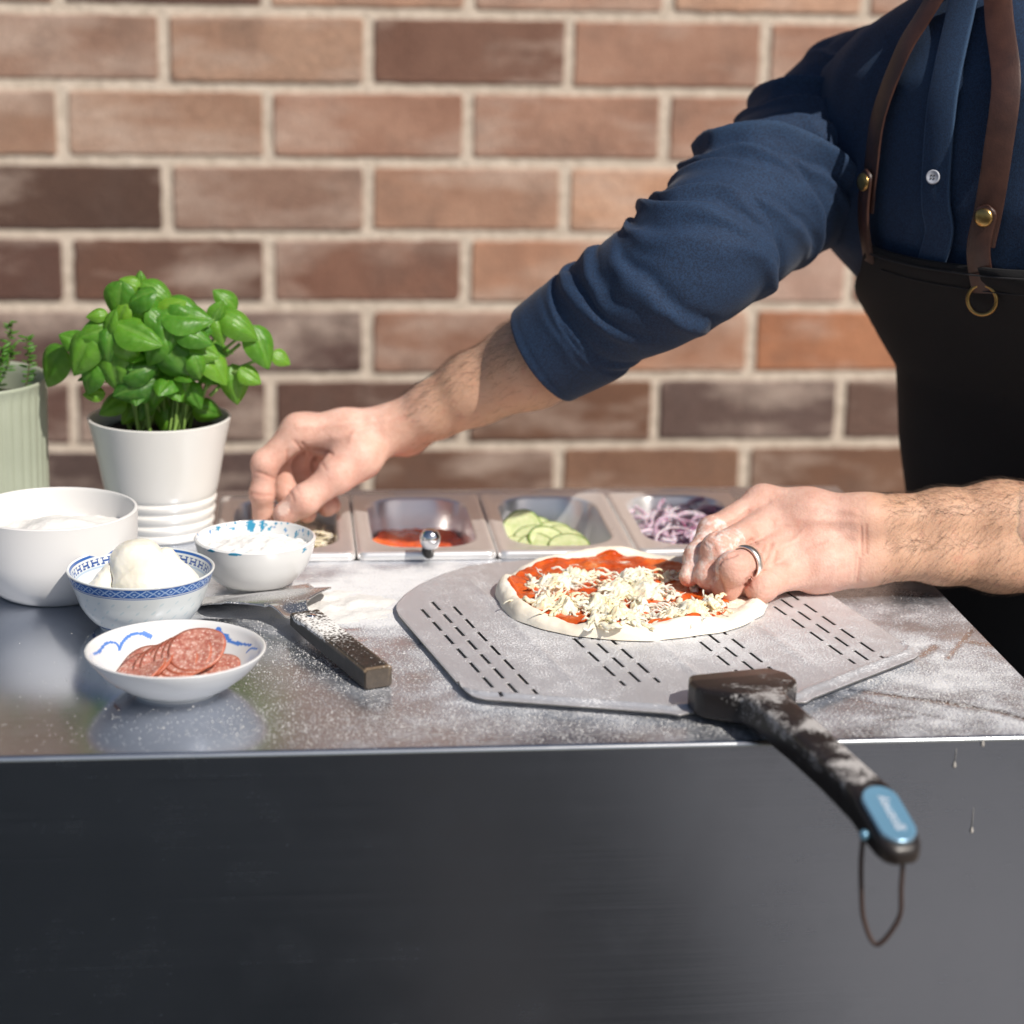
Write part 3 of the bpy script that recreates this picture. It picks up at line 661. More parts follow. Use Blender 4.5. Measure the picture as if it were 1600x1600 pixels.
# ------------------------------------------------------------------ pots and plants
t = NT('leaf'); a = t.att('leafc'); vn = t.att('vein')
c_ = t.ramp(a, [(0., (.024, .115, .010)), (.5, (.065, .24, .015)), (1., (.21, .44, .032))]); c_ = t.mix(t.math('MULTIPLY', vn, .55), c_, (.24, .46, .09)); c_ = t.mix(.2, c_, t.ramp(t.noise(150), [(.3, (.02, .10, .01)), (.7, (.2, .4, .05))]))
t.P(Base_Color=c_, Roughness=.40, Subsurface_Weight=.15, Subsurface_Scale=.002, Specular_IOR_Level=.5, Normal=t.bump(t.math('ADD', t.noise(260, 3), t.math('MULTIPLY', vn, -1.2)), .35, .0008))
tr = t.n('ShaderNodeBsdfTranslucent', i_Color=(.25, .55, .04, 1)); ad = t.n('ShaderNodeMixShader', i_0=.34); t.set(ad.inputs[1], t.b.outputs[0]); t.set(ad.inputs[2], tr.outputs[0]); t.t.links.new(ad.outputs[0], t.out.inputs[0]); M['leaf'] = t.m
M['stem'] = simple('stem', (.22, .36, .08), .5, var=.3); M['soil'] = simple('soil', (.03, .02, .013), .95, var=.6, scale=200, bump=1, bscale=300, bd=.003)
def leaf_vf(base, tip_dir, nrm, L, wid, cup, droop, rnd):
    t_ = Vector(tip_dir).normalized(); n_ = Vector(nrm); n_ = (n_-t_*n_.dot(t_)).normalized(); w_ = n_.cross(t_)
    nu, nv = 13, 15; V = []; vein = []
    for j in range(nv):
        s = j/(nv-1); wd = wid*1.12*(max(0, math.sin(math.pi*min(s*1.01, 1)**.80))**.74)*(1-.22*s)+.0002
        for i in range(nu):
            q = i/(nu-1)*2-1; 
            z = -cup*L*(q*q)*math.sin(math.pi*s)*.55 + cup*L*.30*math.sin(math.pi*s) - droop*L*s*s
            z += .030*L*math.sin(abs(q)*3.1)*math.sin(math.pi*s)+.022*L*math.sin(s*24-abs(q)*6)*abs(q)*(1-abs(q))*2.4
            z -= .055*L*math.exp(-(q/.20)**2)*math.sin(math.pi*s)
            V.append(Vector(base)+t_*(L*s*(1-.12*droop*s))+w_*(wd*q*.5*(1-.18*cup))+n_*z)
            vein.append(max(math.exp(-(q/.10)**2), .55*max(0, math.cos(s*26-abs(q)*5))**6))
    return V, grid_faces(nu, nv), vein
def potted_basil():
    Hh = .0945; R = .0555; c = on(249, 649.5, Hh); c = Vector((c.x, c.y, 0))
    root = empty('potted_basil', c, 'bushy green basil plant in a white pot with ribbed lower part, behind the bowls', 'plant')
    pts = [(.030, .001), (.0365, 0), (.0385, .002), (.0388, .006), (.0378, .008), (.0392, .0105), (.0402, .0145), (.0388, .0175), (.0405, .021), (.0414, .0255), (.0400, .0285), (.0416, .032), (.0424, .0360), (.0411, .0390), (.0424, .042), (.0440, .050), (.0470, .070), (.0505, .092), (.0538, .1105), (.0540, .1122), (.0530, .1130), (.0518, .1118), (.0495, .100), (.047, .085), (.02, .085), (.0005, .085)]
    pts = [(r*1.028, z*.0945/.1130) for r, z in pts]; V, F = lathe(smooth_prof(pts, 6), 96, c); mesh('pot', V, F, M['ceramic'], root)
    V, F = lathe([(.0495, .082), (.03, .084), (.0005, .085)], 48, c, False); V = [(x, y, z+.0015*math.sin(x*900+y*700)) for x, y, z in V]; mesh('soil', V, F, M['soil'], root)
    zl = [(790, 170, 20, 160), (670, 130, 215, 110), (590, 225, 100, 170), (690, 210, 160, 165), (735, 270, 60, 170), (850, 265, -30, 150), (935, 300, 5, 225), (930, 250, 15, 175), (485, 290, 180, 90), (550, 325, -70, 115),
          (695, 390, 20, 225), (830, 400, 100, 200), (545, 455, 95, 165), (965, 385, 15, 180), (1000, 465, 20, 180), (905, 535, 50, 230), (1080, 530, 40, 190), (1090, 275, -60, 100), (1140, 220, 235, 130), (1110, 375, 75, 125),
          (1200, 340, 25, 190), (1310, 450, 60, 200), (1410, 510, 30, 95), (1180, 640, 80, 175), (1250, 600, 30, 115), (250, 545, 125, 200), (370, 420, 210, 130), (410, 490, 115, 210), (570, 590, 85, 190), (440, 600, 120, 160),
          (695, 575, -20, 165), (670, 660, 160, 190), (860, 800, 95, 205), (900, 670, 80, 125), (775, 690, 100, 140), (470, 690, 180, 95), (1040, 780, 20, 140), (560, 745, 150, 140), (650, 790, 130, 115), (990, 560, 70, 115), (900, 410, 10, 100), (700, 118, 270, 75), (640, 480, 60, 150), (760, 470, 120, 160), (480, 380, 170, 150), (800, 330, 45, 150), (600, 300, 120, 120), (1010, 350, -10, 130), (960, 700, 60, 140), (720, 760, 110, 120)]
    B = MB(); lc = []; vn = []; sp = MB(); rnd = random.Random(4)
    cx, cy = 800, 440; ctr = c+Vector((0, .0, .147))
    for k, (zx, zy, ang, L) in enumerate(zl):
        x, y = zx/3.2, 400+zy/3.2; ex, ey = (zx-cx)/620, (zy-cy)/360; dep = math.sqrt(max(.05, 1-ex*ex-ey*ey))
        V0 = c.y-.052*dep+rnd.uniform(-.006, .006); a = math.radians(ang); L_ = L/3.2/2080*1.22
        dx, dz = math.cos(a), -math.sin(a); p = at(x, y, V0)
        out = Vector(((p.x-ctr.x)*5, -.9, max((p.z-ctr.z)*6, -.2)+.55))
        td = Vector((dx, rnd.uniform(-.45, .05), dz)).normalized(); nn = out+Vector((rnd.gauss(0, .2), 0, rnd.gauss(0, .2)))
        base = p-td*L_*.5
        V, F, ve = leaf_vf(base, td, nn, L_, L_*rnd.uniform(.72, .86), rnd.uniform(.22, .48), rnd.uniform(.05, .40), rnd)
        B.add(V, F); bright = min(1, max(0, rnd.gauss(.5, .2)+(.25 if L < 130 else 0))); lc += [bright]*len(V); vn += ve
        mid = ctr.lerp(base, .75)+Vector((0, .005, -.01)); s0 = c+Vector((rnd.uniform(-.022, .022), rnd.uniform(-.02, .02), .080))
        if k % 2 == 0 or zx > 1050:
            Vt, Ft = tube_vf(crv([s0, s0.lerp(mid, .55)+Vector((0, 0, .012)), base+td*.002], 5), .0011, 6); sp.add(Vt, Ft)
    for k in range(110):   # inner and far side leaves
        th = rnd.uniform(0, 6.28); ph = rnd.uniform(-.5, 1.2); r = rnd.uniform(.45, .9)
        d = Vector((math.cos(th)*math.cos(ph), math.sin(th)*math.cos(ph), math.sin(ph)))
        p = ctr+Vector((d.x*.062*r, d.y*.055*r, d.z*.050*r-.006))
        td = (Vector((d.x, d.y, rnd.uniform(-.7, .1)))+Vector((rnd.gauss(0, .4), rnd.gauss(0, .4), 0))).normalized(); L_ = rnd.uniform(.020, .036)
        V, F, ve = leaf_vf(p-td*L_*.5, td, Vector((d.x*.5, d.y*.5, 1)), L_, L_*.76, rnd.uniform(.25, .5), .15, rnd); B.add(V, F); lc += [min(1, max(0, rnd.gauss(.4, .2)))]*len(V); vn += ve
    for k in range(14):   # main stems
        a = rnd.uniform(0, 6.28); s0 = c+Vector((.022*math.cos(a), .02*math.sin(a), .080)); e = ctr+Vector((.045*math.cos(a), .03*math.sin(a), rnd.uniform(-.02, .02)))
        Vt, Ft = tube_vf(crv([s0, s0.lerp(e, .5)+Vector((0, 0, .008)), e], 5), .0016, 6); sp.add(Vt, Ft)
    for p, q in (((998, 760), (1000, 630)), ((1050, 700), (1110, 640)), ((1010, 720), (1045, 600)), ((1130, 500), (1200, 440)), ((740, 860), (690, 700))):
        a, b = at(p[0]/3.2, 400+p[1]/3.2, c.y-.02), at(q[0]/3.2, 400+q[1]/3.2, c.y-.015); Vt, Ft = tube_vf([a, a.lerp(b, .5), b], .0014, 6); sp.add(Vt, Ft)
    o = B.build('foliage', M['leaf'], root); attr(o, 'leafc', lc); attr(o, 'vein', vn); sp.build('stem', M['stem'], root)
potted_basil()
def green_planter():
    c = at(-66, 589, 1.68); ztop = c.z; c = Vector((c.x, c.y, 0)); R = .069
    root = empty('potted_herb', c, 'pale green fluted metal planter with a sparse herb, cut by the left edge', 'plant')
    n = 240; V = []; prof = [(.90, .001), (.955, 0), (.96, .004), (.97, ztop*.5), (.985, ztop-.004), (1.0, ztop-.002), (1.0, ztop), (.985, ztop+.0005), (.965, ztop-.002), (.955, ztop-.01), (.945, ztop-.03), (.94, ztop-.05), (.5, ztop-.05), (.01, ztop-.05)]
    pr = []
    for (r0, z0), (r1, z1) in zip(prof, prof[1:]):
        m = max(1, int(abs(z1-z0)/.006)); pr += [(r0+(r1-r0)*k/m, z0+(z1-z0)*k/m) for k in range(m)]
    pr.append(prof[-1]); kt = max(range(len(pr)), key=lambda k: pr[k][1])
    for k, (r, z) in enumerate(pr):
        fl = 1. if (k < kt-1 and .004 < z < ztop-.006) else 0.
        for i in range(n):
            a = 2*math.pi*i/n; q = (a/(2*math.pi)*44) % 1; dr = -.0016*fl*math.exp(-((q-.5)/.14)**2); V.append((c.x+(r*R+dr)*math.cos(a), c.y+(r*R+dr)*math.sin(a), z))
    F = grid_faces(n, len(pr), True); M['greenpot'] = simple('green_enamel', (.34, .37, .285), .42, var=.06, scale=20, bump=.1); mesh('pot', V, F, M['greenpot'], root)
    V, F = lathe([(.0645, ztop-.022), (.03, ztop-.02), (.0005, ztop-.02)], 48, c, False); mesh('soil', V, F, M['soil'], root)
    B = MB(); L = MB(); rnd = random.Random(9); lc = []; ve = []
    for k in range(16):
        a = rnd.uniform(0, 6.28); r = rnd.uniform(.01, .050); s = c+Vector((r*math.cos(a), r*math.sin(a), ztop-.02)); e = s+Vector((rnd.uniform(-.02, .025), rnd.uniform(-.02, .02), rnd.uniform(.03, .06)))
        if k == 0: s = c+Vector((.050, -.02, ztop-.02)); e = s+Vector((.006, .0, .055))
        P = crv([s, s.lerp(e, .5)+Vector((.004, 0, .004)), e], 8); Vt, Ft = tube_vf(P, .0006, 5); B.add(Vt, Ft)
        for p in P[2:]:
            for sd in (0, 1, 2):
                d = Vector((rnd.gauss(0, 1), rnd.gauss(0, 1), .3)).normalized(); V, F, q = leaf_vf(p, d, Vector((0, -.3, 1)), rnd.uniform(.005, .009), .0028, .2, .1, rnd); L.add(V, F); lc += [rnd.uniform(0, .5)]*len(V); ve += q
    B.build('stem', simple('twig', (.10, .09, .04), .7), root); o = L.build('foliage', M['leaf'], root); attr(o, 'leafc', lc); attr(o, 'vein', ve)
green_planter()

# ------------------------------------------------------------------ turner
def turner():
    H0 = Vector((.012, 1.402, 0)); d = Vector((-.38, .925, 0)).normalized(); w = Vector((.925, .38, 0)).normalized()
    root = empty('turner', H0, 'steel turner with a floury black riveted handle lying between the dish and the peel', 'kitchen turner')
    nt, nw = 60, 31; V = []
    for j in range(nt):
        t_ = j/(nt-1)*.115-.012
        hw = .0095+(.047-.0095)*(1/(1+math.exp(-(t_-.040)/.006)))
        z = .0125+.0035*math.exp(-((t_-.045)/.022)**2)-.0175*max(0, (t_-.05)/.053)**1.3*.72+ (-.0030*math.exp(-((t_-.012)/.012)**2))
        for i in range(nw):
            q = i/(nw-1)*2-1; p = H0+d*t_+w*(hw*q); V.append((p.x, p.y, max(.0012, z+.0016*(q*q-.3)*(1 if t_ < .05 else 0)-.0022*q*q*(t_ > .03))))
    M['turner'] = steel('turner_steel', brush=(200, 40, 40), rough=.16, base=(.60, .59, .58))
    o = mesh('blade', V, grid_faces(nw, nt), M['turner'], root); sm = o.modifiers.new('t', 'SOLIDIFY'); sm.thickness = .0011; sm.offset = -1
    VV = np.array(V); fl = .50*gauss(VV[:, 0], VV[:, 1], H0.x-.035, H0.y+.075, .04, .03)+.12; attr(o, 'flour', np.clip(fl, 0, 1))
    # handle: chamfered tapering bar
    L = []; B = MB(); ls = [(0, .0105, .0085, .0160), (.0012, .0110, .0075, .0172), (.02, .0104, .005, .0172), (.07, .0092, .0020, .0160), (.112, .0096, .0002, .0146), (.118, .0097, .0002, .0142), (.1196, .0090, .0012, .0132)]
    V = []; bev = .0014
    for s, hw, z0, z1 in ls:
        for qx, qz in ((-hw, z0+bev), (-hw+bev, z0), (hw-bev, z0), (hw, z0+bev), (hw, z1-bev), (hw-bev, z1), (-hw+bev, z1), (-hw, z1-bev)):
            p = H0-Vector((-.385, .923, 0)).normalized()*s+w*qx; V.append((p.x, p.y, qz))
    F = grid_faces(8, len(ls), True)+[tuple(range(7, -1, -1)), tuple(range((len(ls)-1)*8, len(ls)*8))]
    t = NT('worn_handle'); P_ = t.obj(); fl = t.att('flour'); nn = t.noise(500, 3)
    base = t.ramp(t.noise(120, 4), [(.35, (.008, .007, .006)), (.7, (.026, .021, .018))]); base = t.mix(t.math('MULTIPLY', t.att('wear'), t.math('ADD', t.noise(300), .3)), base, (.42, .30, .19))
    m = t.math('MULTIPLY', t.math('SUBTRACT', t.math('ADD', fl, t.math('MULTIPLY', t.math('SUBTRACT', nn, .5), 2.2)), .5), 3., clamp=True); m = t.math('MULTIPLY', m, t.math('MULTIPLY', fl, 5., clamp=True))
    t.P(Base_Color=t.mix(m, base, (.80, .78, .75)), Roughness=t.mix(m, (.42,)*3, (.95,)*3), Normal=t.bump(nn, .3, .0004)); M['worn_or_lit'] = t.m
    # refine so that attributes vary along it
    import bmesh
    o = mesh('handle', V, F, M['worn_or_lit'], root, smooth=False); bm = bmesh.new(); bm.from_mesh(o.data); bmesh.ops.subdivide_edges(bm, edges=bm.edges[:], cuts=7, use_grid_fill=True); bm.to_mesh(o.data); bm.free()
    co = np.array([v.co[:] for v in o.data.vertices]); s = -(co[:, 0]*(-.385)+co[:, 1]*.923); ww = co[:, 0]*.925+co[:, 1]*.38
    attr(o, 'flour', np.clip((co[:, 2] > .0135)*(.66*np.exp(-((s-.035)/.028)**2)+.22)+.25*np.exp(-((s-.012)/.008)**2)*(ww < 0), 0, 1))
    attr(o, 'wear', np.clip(.5*np.exp(-((s-.1175)/.0012)**2)*(co[:, 2] > .0115)+.12*(s > .1178)+.30*np.exp(-((np.abs(ww)-.0090)/.0009)**2)*(co[:, 2] > .0125), 0, 1))
    p = H0-d*.012; V, F = lathe([(.0033, -.0005), (.0033, .0004), (.0026, .0008), (.0003, .0009)], 20, (p.x, p.y, .0171), False); mesh('rivet', V, F, M['chrome'], root)
turner()

# ------------------------------------------------------------------ pizza peel
AV = Vector((.21, -.978, 0)).normalized(); BV = Vector((.978, .21, 0)).normalized()
def pl(b, a, z=0.): return BV*(b+.534)+AV*a+Vector((0, 0, z))
def peel():
    root = empty('pizza_peel', pl(0, -1.30), 'perforated aluminium pizza peel under the pizza, its long dark handle overhanging the counter edge', 'pizza peel')
    def top(b):
        b = abs(b)
        return float(np.interp(b, [0, .055, .075, .101, .125, .142, .152, .1555, .158], [-1.486, -1.4855, -1.482, -1.467, -1.446, -1.425, -1.407, -1.398, -1.380]))
    def bot(b):
        b = abs(b); base = float(np.interp(b, [0, .036, .043, .05, .15, .1545, .157, .158], [-1.148, -1.148, -1.146, -1.152, -1.2035, -1.208, -1.214, -1.222])); return base
    cols = [-.127, -.0445, .036, .118]; slots = []
    for g, cb in enumerate(cols):
        for k in (-1, 0, 1):
            a = -1.4050+(.0 if k == 0 else .0145 if k < 0 else .0145)
            while a < -1.215 if g in (0, 3) else a < -1.205:
                slots.append((cb+k*.0118-.0011, cb+k*.0118+.0011, a, min(a+.0205, -1.205))); a += .0292
    bs = set(np.round(np.linspace(-.158, .158, 159), 5))
    for s in slots: bs.add(round(s[0], 5)); bs.add(round(s[1], 5))
    bs = np.array(sorted(bs)); as_ = set(np.round(np.linspace(-1.486, -1.146, 230), 5))
    for s in slots: as_.add(round(s[2], 5)); as_.add(round(s[3], 5))
    as_ = np.array(sorted(as_)); nb = len(bs); V = []; fl = []
    for a in as_:
        for b in bs:
            aa = min(max(a, top(b)), bot(b)); z = .0040
            dist = (bot(b)-aa)*.9
            z += .0023*math.exp(-((dist-.011)/.0030)**2)+.0006*(dist < .009)
            for rb_, w_ in ((-.086, .0035), (-.004, .0035), (.077, .0035)):
                z += .0009*math.exp(-((b-rb_)/w_)**2)*(1/(1+math.exp(-(aa+1.45)/.006)))*(1/(1+math.exp((aa+1.208)/.005)))
            p = pl(b, aa, z); V.append(tuple(p))
            f = .24+.30*math.exp(-((b+.03)/.09)**2-((aa+1.29)/.06)**2)+.30*math.exp(-((b-.05)/.06)**2-((aa+1.25)/.05)**2)+.15*math.exp(-((b+.09)/.02)**2)+.16*(b > .08)
            fl.append(f)
    VV = np.array(V); F = []
    for j in range(len(as_)-1):
        for i in range(nb-1):
            am, bm_ = (as_[j]+as_[j+1])/2, (bs[i]+bs[i+1])/2; tb, bb = top(bm_), bot(bm_)
            if as_[j+1] <= min(top(bs[i]), top(bs[i+1])) or as_[j] >= max(bot(bs[i]), bot(bs[i+1])): continue
            if any(s[0] < bm_ < s[1] and s[2] < am < s[3] for s in slots): continue
            k = j*nb+i; q = (k, k+1, k+nb+1, k+nb)
            F.append(q)
    o = mesh('blade', V, F, M['peel'], root); attr(o, 'flour', np.clip(fl, 0, 1))
    import bmesh
    bm = bmesh.new(); bm.from_mesh(o.data); bmesh.ops.remove_doubles(bm, verts=bm.verts, dist=1e-6); bmesh.ops.dissolve_degenerate(bm, edges=bm.edges[:], dist=1e-7)
    bmesh.ops.recalc_face_normals(bm, faces=bm.faces[:]); 
    if sum(f.normal.z for f in bm.faces) < 0: bmesh.ops.reverse_faces(bm, faces=bm.faces[:])
    bm.to_mesh(o.data); bm.free()
    o.data.materials.append(simple('cut_aluminium', (.16, .155, .15), .6, .6)); sm = o.modifiers.new('t', 'SOLIDIFY'); sm.thickness = .0012; sm.offset = -1; sm.material_offset_rim = 1
    # handle
    P0 = pl(0, -1.156); 
    def sec(s, hw, z0, z1, ch, lean=0.):
        c = P0+AV*s; r = min(ch, (z1-z0)*.45, hw*.6); out = []
        for qx, qz, aa in ((hw-r, z1-r, 0), (-hw+r, z1-r, 90), (-hw+r, z0+r, 180), (hw-r, z0+r, 270)):
            for k in range(4):
                th = math.radians(aa+30*k); out.append(tuple(c+BV*(qx+r*math.cos(th))+Z_*(qz+r*math.sin(th))+AV*lean*(qz-z0)))
        return out
    ss = [(-.0185, .016, .0055, .0165, .002), (-.0180, .020, .0050, .0190, .003), (-.012, .0285, .0045, .0212, .003), (.000, .0335, .004, .0222, .003), (.012, .0338, .0038, .0225, .003), (.018, .0315, .0038, .0228, .003),
          (.030, .021, .0042, .0240, .004), (.038, .0145, .0046, .0250, .004), (.050, .0125, .0050, .0258, .004), (.10, .0120, .0048, .0246, .004), (.14, .0115, .0030, .0228, .004), (.168, .0115, .0005, .0215, .004), (.180, .0125, .0005, .0203, .004),
          (.190, .0130, -.0015, .0162, .004), (.200, .0130, -.0042, .0122, .004), (.210, .0126, -.0066, .0080, .004), (.2165, .0112, -.0074, .0052, .004), (.2205, .0086, -.0072, .0030, .004), (.2225, .0050, -.0058, .0006, .003)]
    def interp(ss):
        out = []
        for a, b in zip(ss, ss[1:]):
            m = max(1, int((b[0]-a[0])/.002))
            for k in range(m): out.append(tuple(x+(y-x)*k/m for x, y in zip(a, b)))
        out.append(ss[-1]); return out
    ss = interp(ss); V = [p for s in ss for p in sec(*s)]; F = grid_faces(16, len(ss), True)+[tuple(range(15, -1, -1)), tuple(range((len(ss)-1)*16, len(ss)*16))]
    t = NT('floury_handle'); nn = t.noise(600, 3); lo = t.math('ADD', t.math('MULTIPLY', t.noise(50, 3), .72), t.math('MULTIPLY', t.noise(210, 5, rough=.7), .28)); fl = t.att('flour')
    m = t.math('MULTIPLY', t.math('SUBTRACT', t.math('ADD', fl, t.math('ADD', t.math('MULTIPLY', t.math('SUBTRACT', nn, .5), 1.6), t.math('MULTIPLY', t.math('SUBTRACT', lo, .5), 4.2))), .55), 1.5, clamp=True)
    m = t.math('MULTIPLY', m, t.math('MULTIPLY', fl, 3., clamp=True)); m = t.math('MINIMUM', m, .62)
    t.P(Base_Color=t.mix(m, (.016, .012, .011), (.66, .63, .61)), Roughness=t.mix(m, (.38,)*3, (.95,)*3), Normal=t.bump(nn, .25, .0004))
    o = mesh('handle', V, F, t.m, root); o.data.set_sharp_from_angle(angle=math.radians(40))
    fl = []
    for s in ss:
        amt = .62*math.exp(-((s[0]-.045)/.03)**2)+.58*math.exp(-((s[0]-.10)/.022)**2)+.60*math.exp(-((s[0]-.15)/.022)**2)+(.12 if s[0] < .176 else 0)
        if s[0] < .012: amt = .12
        fl += [max(0, min(1, amt if 0 <= k < 8 else amt*.15)) for k in range(16)]
    attr(o, 'flour', fl)
    # badge set in the sloping tip
    A = P0+AV*.1805+Z_*.0208; Bp = P0+AV*.2195+Z_*.0046; dr = (Bp-A).normalized(); nm = BV.cross(dr).normalized(); nm = nm if nm.z > 0 else -nm
    cc = (A+Bp)/2; hl = (Bp-A).length/2
    def stadium(hl, hw, off, n=20):
        out = []
        for k in range(n): a = -math.pi/2+math.pi*k/(n-1); out.append(cc+dr*((hl-hw)+hw*math.cos(a))+BV*(hw*math.sin(a))+nm*off)
        for k in range(n): a = math.pi/2+math.pi*k/(n-1); out.append(cc+dr*(-(hl-hw)+hw*math.cos(a))+BV*(hw*math.sin(a))+nm*off)
        return out
    L0, L1, L2, L3, L4 = stadium(hl, .0108, -.001), stadium(hl, .0108, .0012), stadium(hl-.0007, .0101, .0017), stadium(hl-.0022, .0086, .0013), stadium(hl-.008, .0028, .0013)
    V = L0+L1+L2+L3+L4; n = len(L0); F = grid_faces(n, 5, True)+[tuple(range(4*n, 5*n))]; idx = [1 if f[0] < 2*n else 0 for f in F[:-1]]+[0]
    bl = simple('badge_blue', (.15, .31, .44), .32, .35, .05)
    bd = mesh('badge', V, F, [bl, simple('badge_rim', (.30, .46, .60), .25, .8, .05)], root, idx=idx)
    fc = bpy.data.curves.new('lettering', 'FONT'); fc.body = 'gozney'; fc.size = .0088; fc.extrude = .00012; fc.align_x = 'CENTER'; fc.align_y = 'CENTER'
    tmp = bpy.data.objects.new('tmp', fc); S.collection.objects.link(tmp); bpy.context.view_layer.update()
    me = bpy.data.meshes.new_from_object(tmp); S.collection.objects.unlink(tmp); bpy.data.objects.remove(tmp)
    V = []
    tx = -dr; ty = nm.cross(tx)
    for v in me.vertices: V.append(tuple(cc+tx*v.co.x*1.05+ty*v.co.y+nm*(.0015+v.co.z)))
    mesh('lettering', V, [list(p.vertices) for p in me.polygons], simple('badge_lettering', (.62, .66, .72), .4, .2, .02), bd, False)
    # hanging cord through the handle
    a = P0+AV*.200-BV*.0135+Z_*.002; b = P0+AV*.212+BV*.004-Z_*.007
    M['cord'] = simple('leather_cord', (.045, .024, .018), .7, var=.2)
    pts = crv([P0+AV*.200-BV*.008+Z_*.001, a+Z_*.0005, a-Z_*.012-BV*.0012, a-Z_*.03, a-Z_*.050+BV*.003, (a+b)/2-Z_*.058, b-Z_*.036, b-Z_*.018, b, b+Z_*.006], 6); V, F = tube_vf(pts, .0014, 8); mesh('hanging_cord', V, F, M['cord'], root)
    V, F = lathe([(.0001, -.003), (.0022, -.0022), (.0030, 0), (.0022, .0022), (.0001, .003)], 16, a+Vector((-.0005, -.001, .001)), False); mesh('eyelet', V, F, bl, root)
peel()

# ------------------------------------------------------------------ pizza
def pizza():
    c = Vector((.2465, 1.4605, .0048)); R = .0975
    root = empty('pizza', c, 'raw round pizza with tomato sauce and grated cheese lying on the metal peel', 'pizza')
    na, nr = 300, 70
    def outl(a): return R*(1+.016*math.sin(2*a+.6)+.012*math.sin(3*a+2.)+.008*math.sin(7*a+1)+.006*math.sin(11*a)+.003*math.sin(23*a))
    def sr(a): return .0865*(1+.014*math.sin(3*a+1)+.014*math.sin(5*a+.3)+.010*math.sin(9*a)+.007*math.sin(17*a+1)) - .012*math.exp(-((((a+.15+math.pi)%(2*math.pi))-math.pi)/.55)**2)
    def prof(q, a):      # q = r/outline
        rim = .0088+.0020*math.sin(4*a+1)+.0016*math.sin(9*a)
        wr = .15
        if q > 1-wr: u = (q-(1-wr))/wr; return .0052+(rim-.0052)*math.sin(math.pi*min(u*1.05, .5)) if u < .5 else rim*math.sqrt(max(0, 1-((u-.5)/.5)**2.2))
        return .0052
    V = []
    for k in range(nr+1):
        q = (k/nr)**.55 if k else 0
        for i in range(na):
            a = 2*math.pi*i/na; r = q*outl(a); x, y = r*math.cos(a), r*math.sin(a)
            z = prof(q, a)+(.0013*mnoise.fractal(Vector((x*55, y*55, 0)), 1, 2, 4)+.0005*mnoise.fractal(Vector((x*300, y*300, 0)), 1, 2, 2))*(1 if q < .99 else 0)
            if q > .8: x *= 1+.010*mnoise.noise(Vector((x*60, y*60, 5))); y *= 1+.012*mnoise.noise(Vector((x*60, y*60, 9)))
            V.append((c.x+x, c.y+y, c.z+max(z, 0)))
    t = NT('dough'); t.P(Base_Color=t.ramp(t.noise(30), [(.3, (.76, .68, .55)), (.7, (.84, .79, .69))]), Roughness=.75, Subsurface_Weight=.15, Subsurface_Radius=(.004, .003, .002), Subsurface_Scale=1., Normal=t.bump(t.noise(160, 5), .35, .0012))
    mesh('dough', V, grid_faces(na, nr+1, True), t.m, root)
    V = []; ns = 60
    for k in range(ns+1):
        q = k/ns
        for i in range(na):
            a = 2*math.pi*i/na; r = q*sr(a); x, y = r*math.cos(a)-.003, r*math.sin(a)-.002
            fr = math.hypot(x, y)/outl(math.atan2(y, x)); base = prof(min(fr, .99), math.atan2(y, x))
            z = base+.0016+.0024*max(-.75, mnoise.fractal(Vector((x*75, y*75, 8)), 1, 2, 4))+.0010*math.exp(-((q-.9)/.05)**2)
            if q > .97: z = base-.0008
            V.append((c.x+x, c.y+y, c.z+z))
    t = NT('pizza_sauce'); n = t.noise(48, 6); t.P(Base_Color=t.ramp(n, [(.28, (.36, .030, .006)), (.5, (.60, .085, .012)), (.66, (.72, .15, .025)), (.80, (.80, .42, .20))]), Roughness=.27, Coat_Weight=.25, Normal=t.bump(t.noise(260, 5), .55, .002)); 
    mesh('sauce', V, grid_faces(na, ns+1, True), t.m, root)
    # grated cheese: clumps of soft flakes and strands
    rnd = random.Random(21); B = MB()
    clumps = [(868, 915, 34, 12, 60), (900, 905, 30, 9, 45), (850, 945, 28, 10, 34), (885, 950, 26, 12, 38), (940, 950, 34, 16, 85), (975, 975, 34, 12, 75), (935, 978, 26, 9, 35), (990, 905, 30, 10, 55), (1010, 925, 34, 14, 70), (965, 925, 30, 14, 60), (1040, 905, 20, 8, 20), (1080, 958, 32, 12, 70), (1055, 968, 26, 8, 40), (1110, 948, 22, 10, 36), (1040, 945, 8, 14, 8), (830, 915, 20, 6, 14), (1085, 920, 16, 10, 16), (1000, 950, 22, 14, 30)]
    clumps = [(a, b-(5 if b > 960 else 0), sx*.9, sy*.85, n_) for a, b, sx, sy, n_ in clumps]
    G = []
    for px, py, sx, sy, n_ in clumps:
        p = on(px, py-3, .014); q1 = on(px+sx, py-3, .014); q2 = on(px, py+sy-3, .014); G.append((p.x, p.y, (q1-p).length*.80, (q2-p).length*.80, min(1, n_/50)))
    NB = 170; V = []
    for j in range(NB):
        for i in range(NB):
            x, y = c.x-.085+.17*i/(NB-1), c.y-.085+.17*j/(NB-1); g = 0
            for gx, gy, ax, ay, w_ in G: g = max(g, w_*math.exp(-((x-gx)/ax)**2-((y-gy)/ay)**2))
            n_ = mnoise.fractal(Vector((x*110, y*110, 3)), 1, 2, 4); n2_ = 1-abs(mnoise.noise(Vector((x*150+y*90, y*330-x*120, 8)))*2.2)
            V.append((x, y, c.z+.0042+.0085*min(1, max(0, g-.20)*1.6)**.6*(1+.30*n_)+.0038*n2_*(g > .25)+.0012*n_))
    VV = np.array(V)
    tag(mesh('cheese_layer', V, [f for f in grid_faces(NB, NB) if VV[list(f), 2].max() > c.z+.0062], M['cheese_white'], root), kind='stuff')
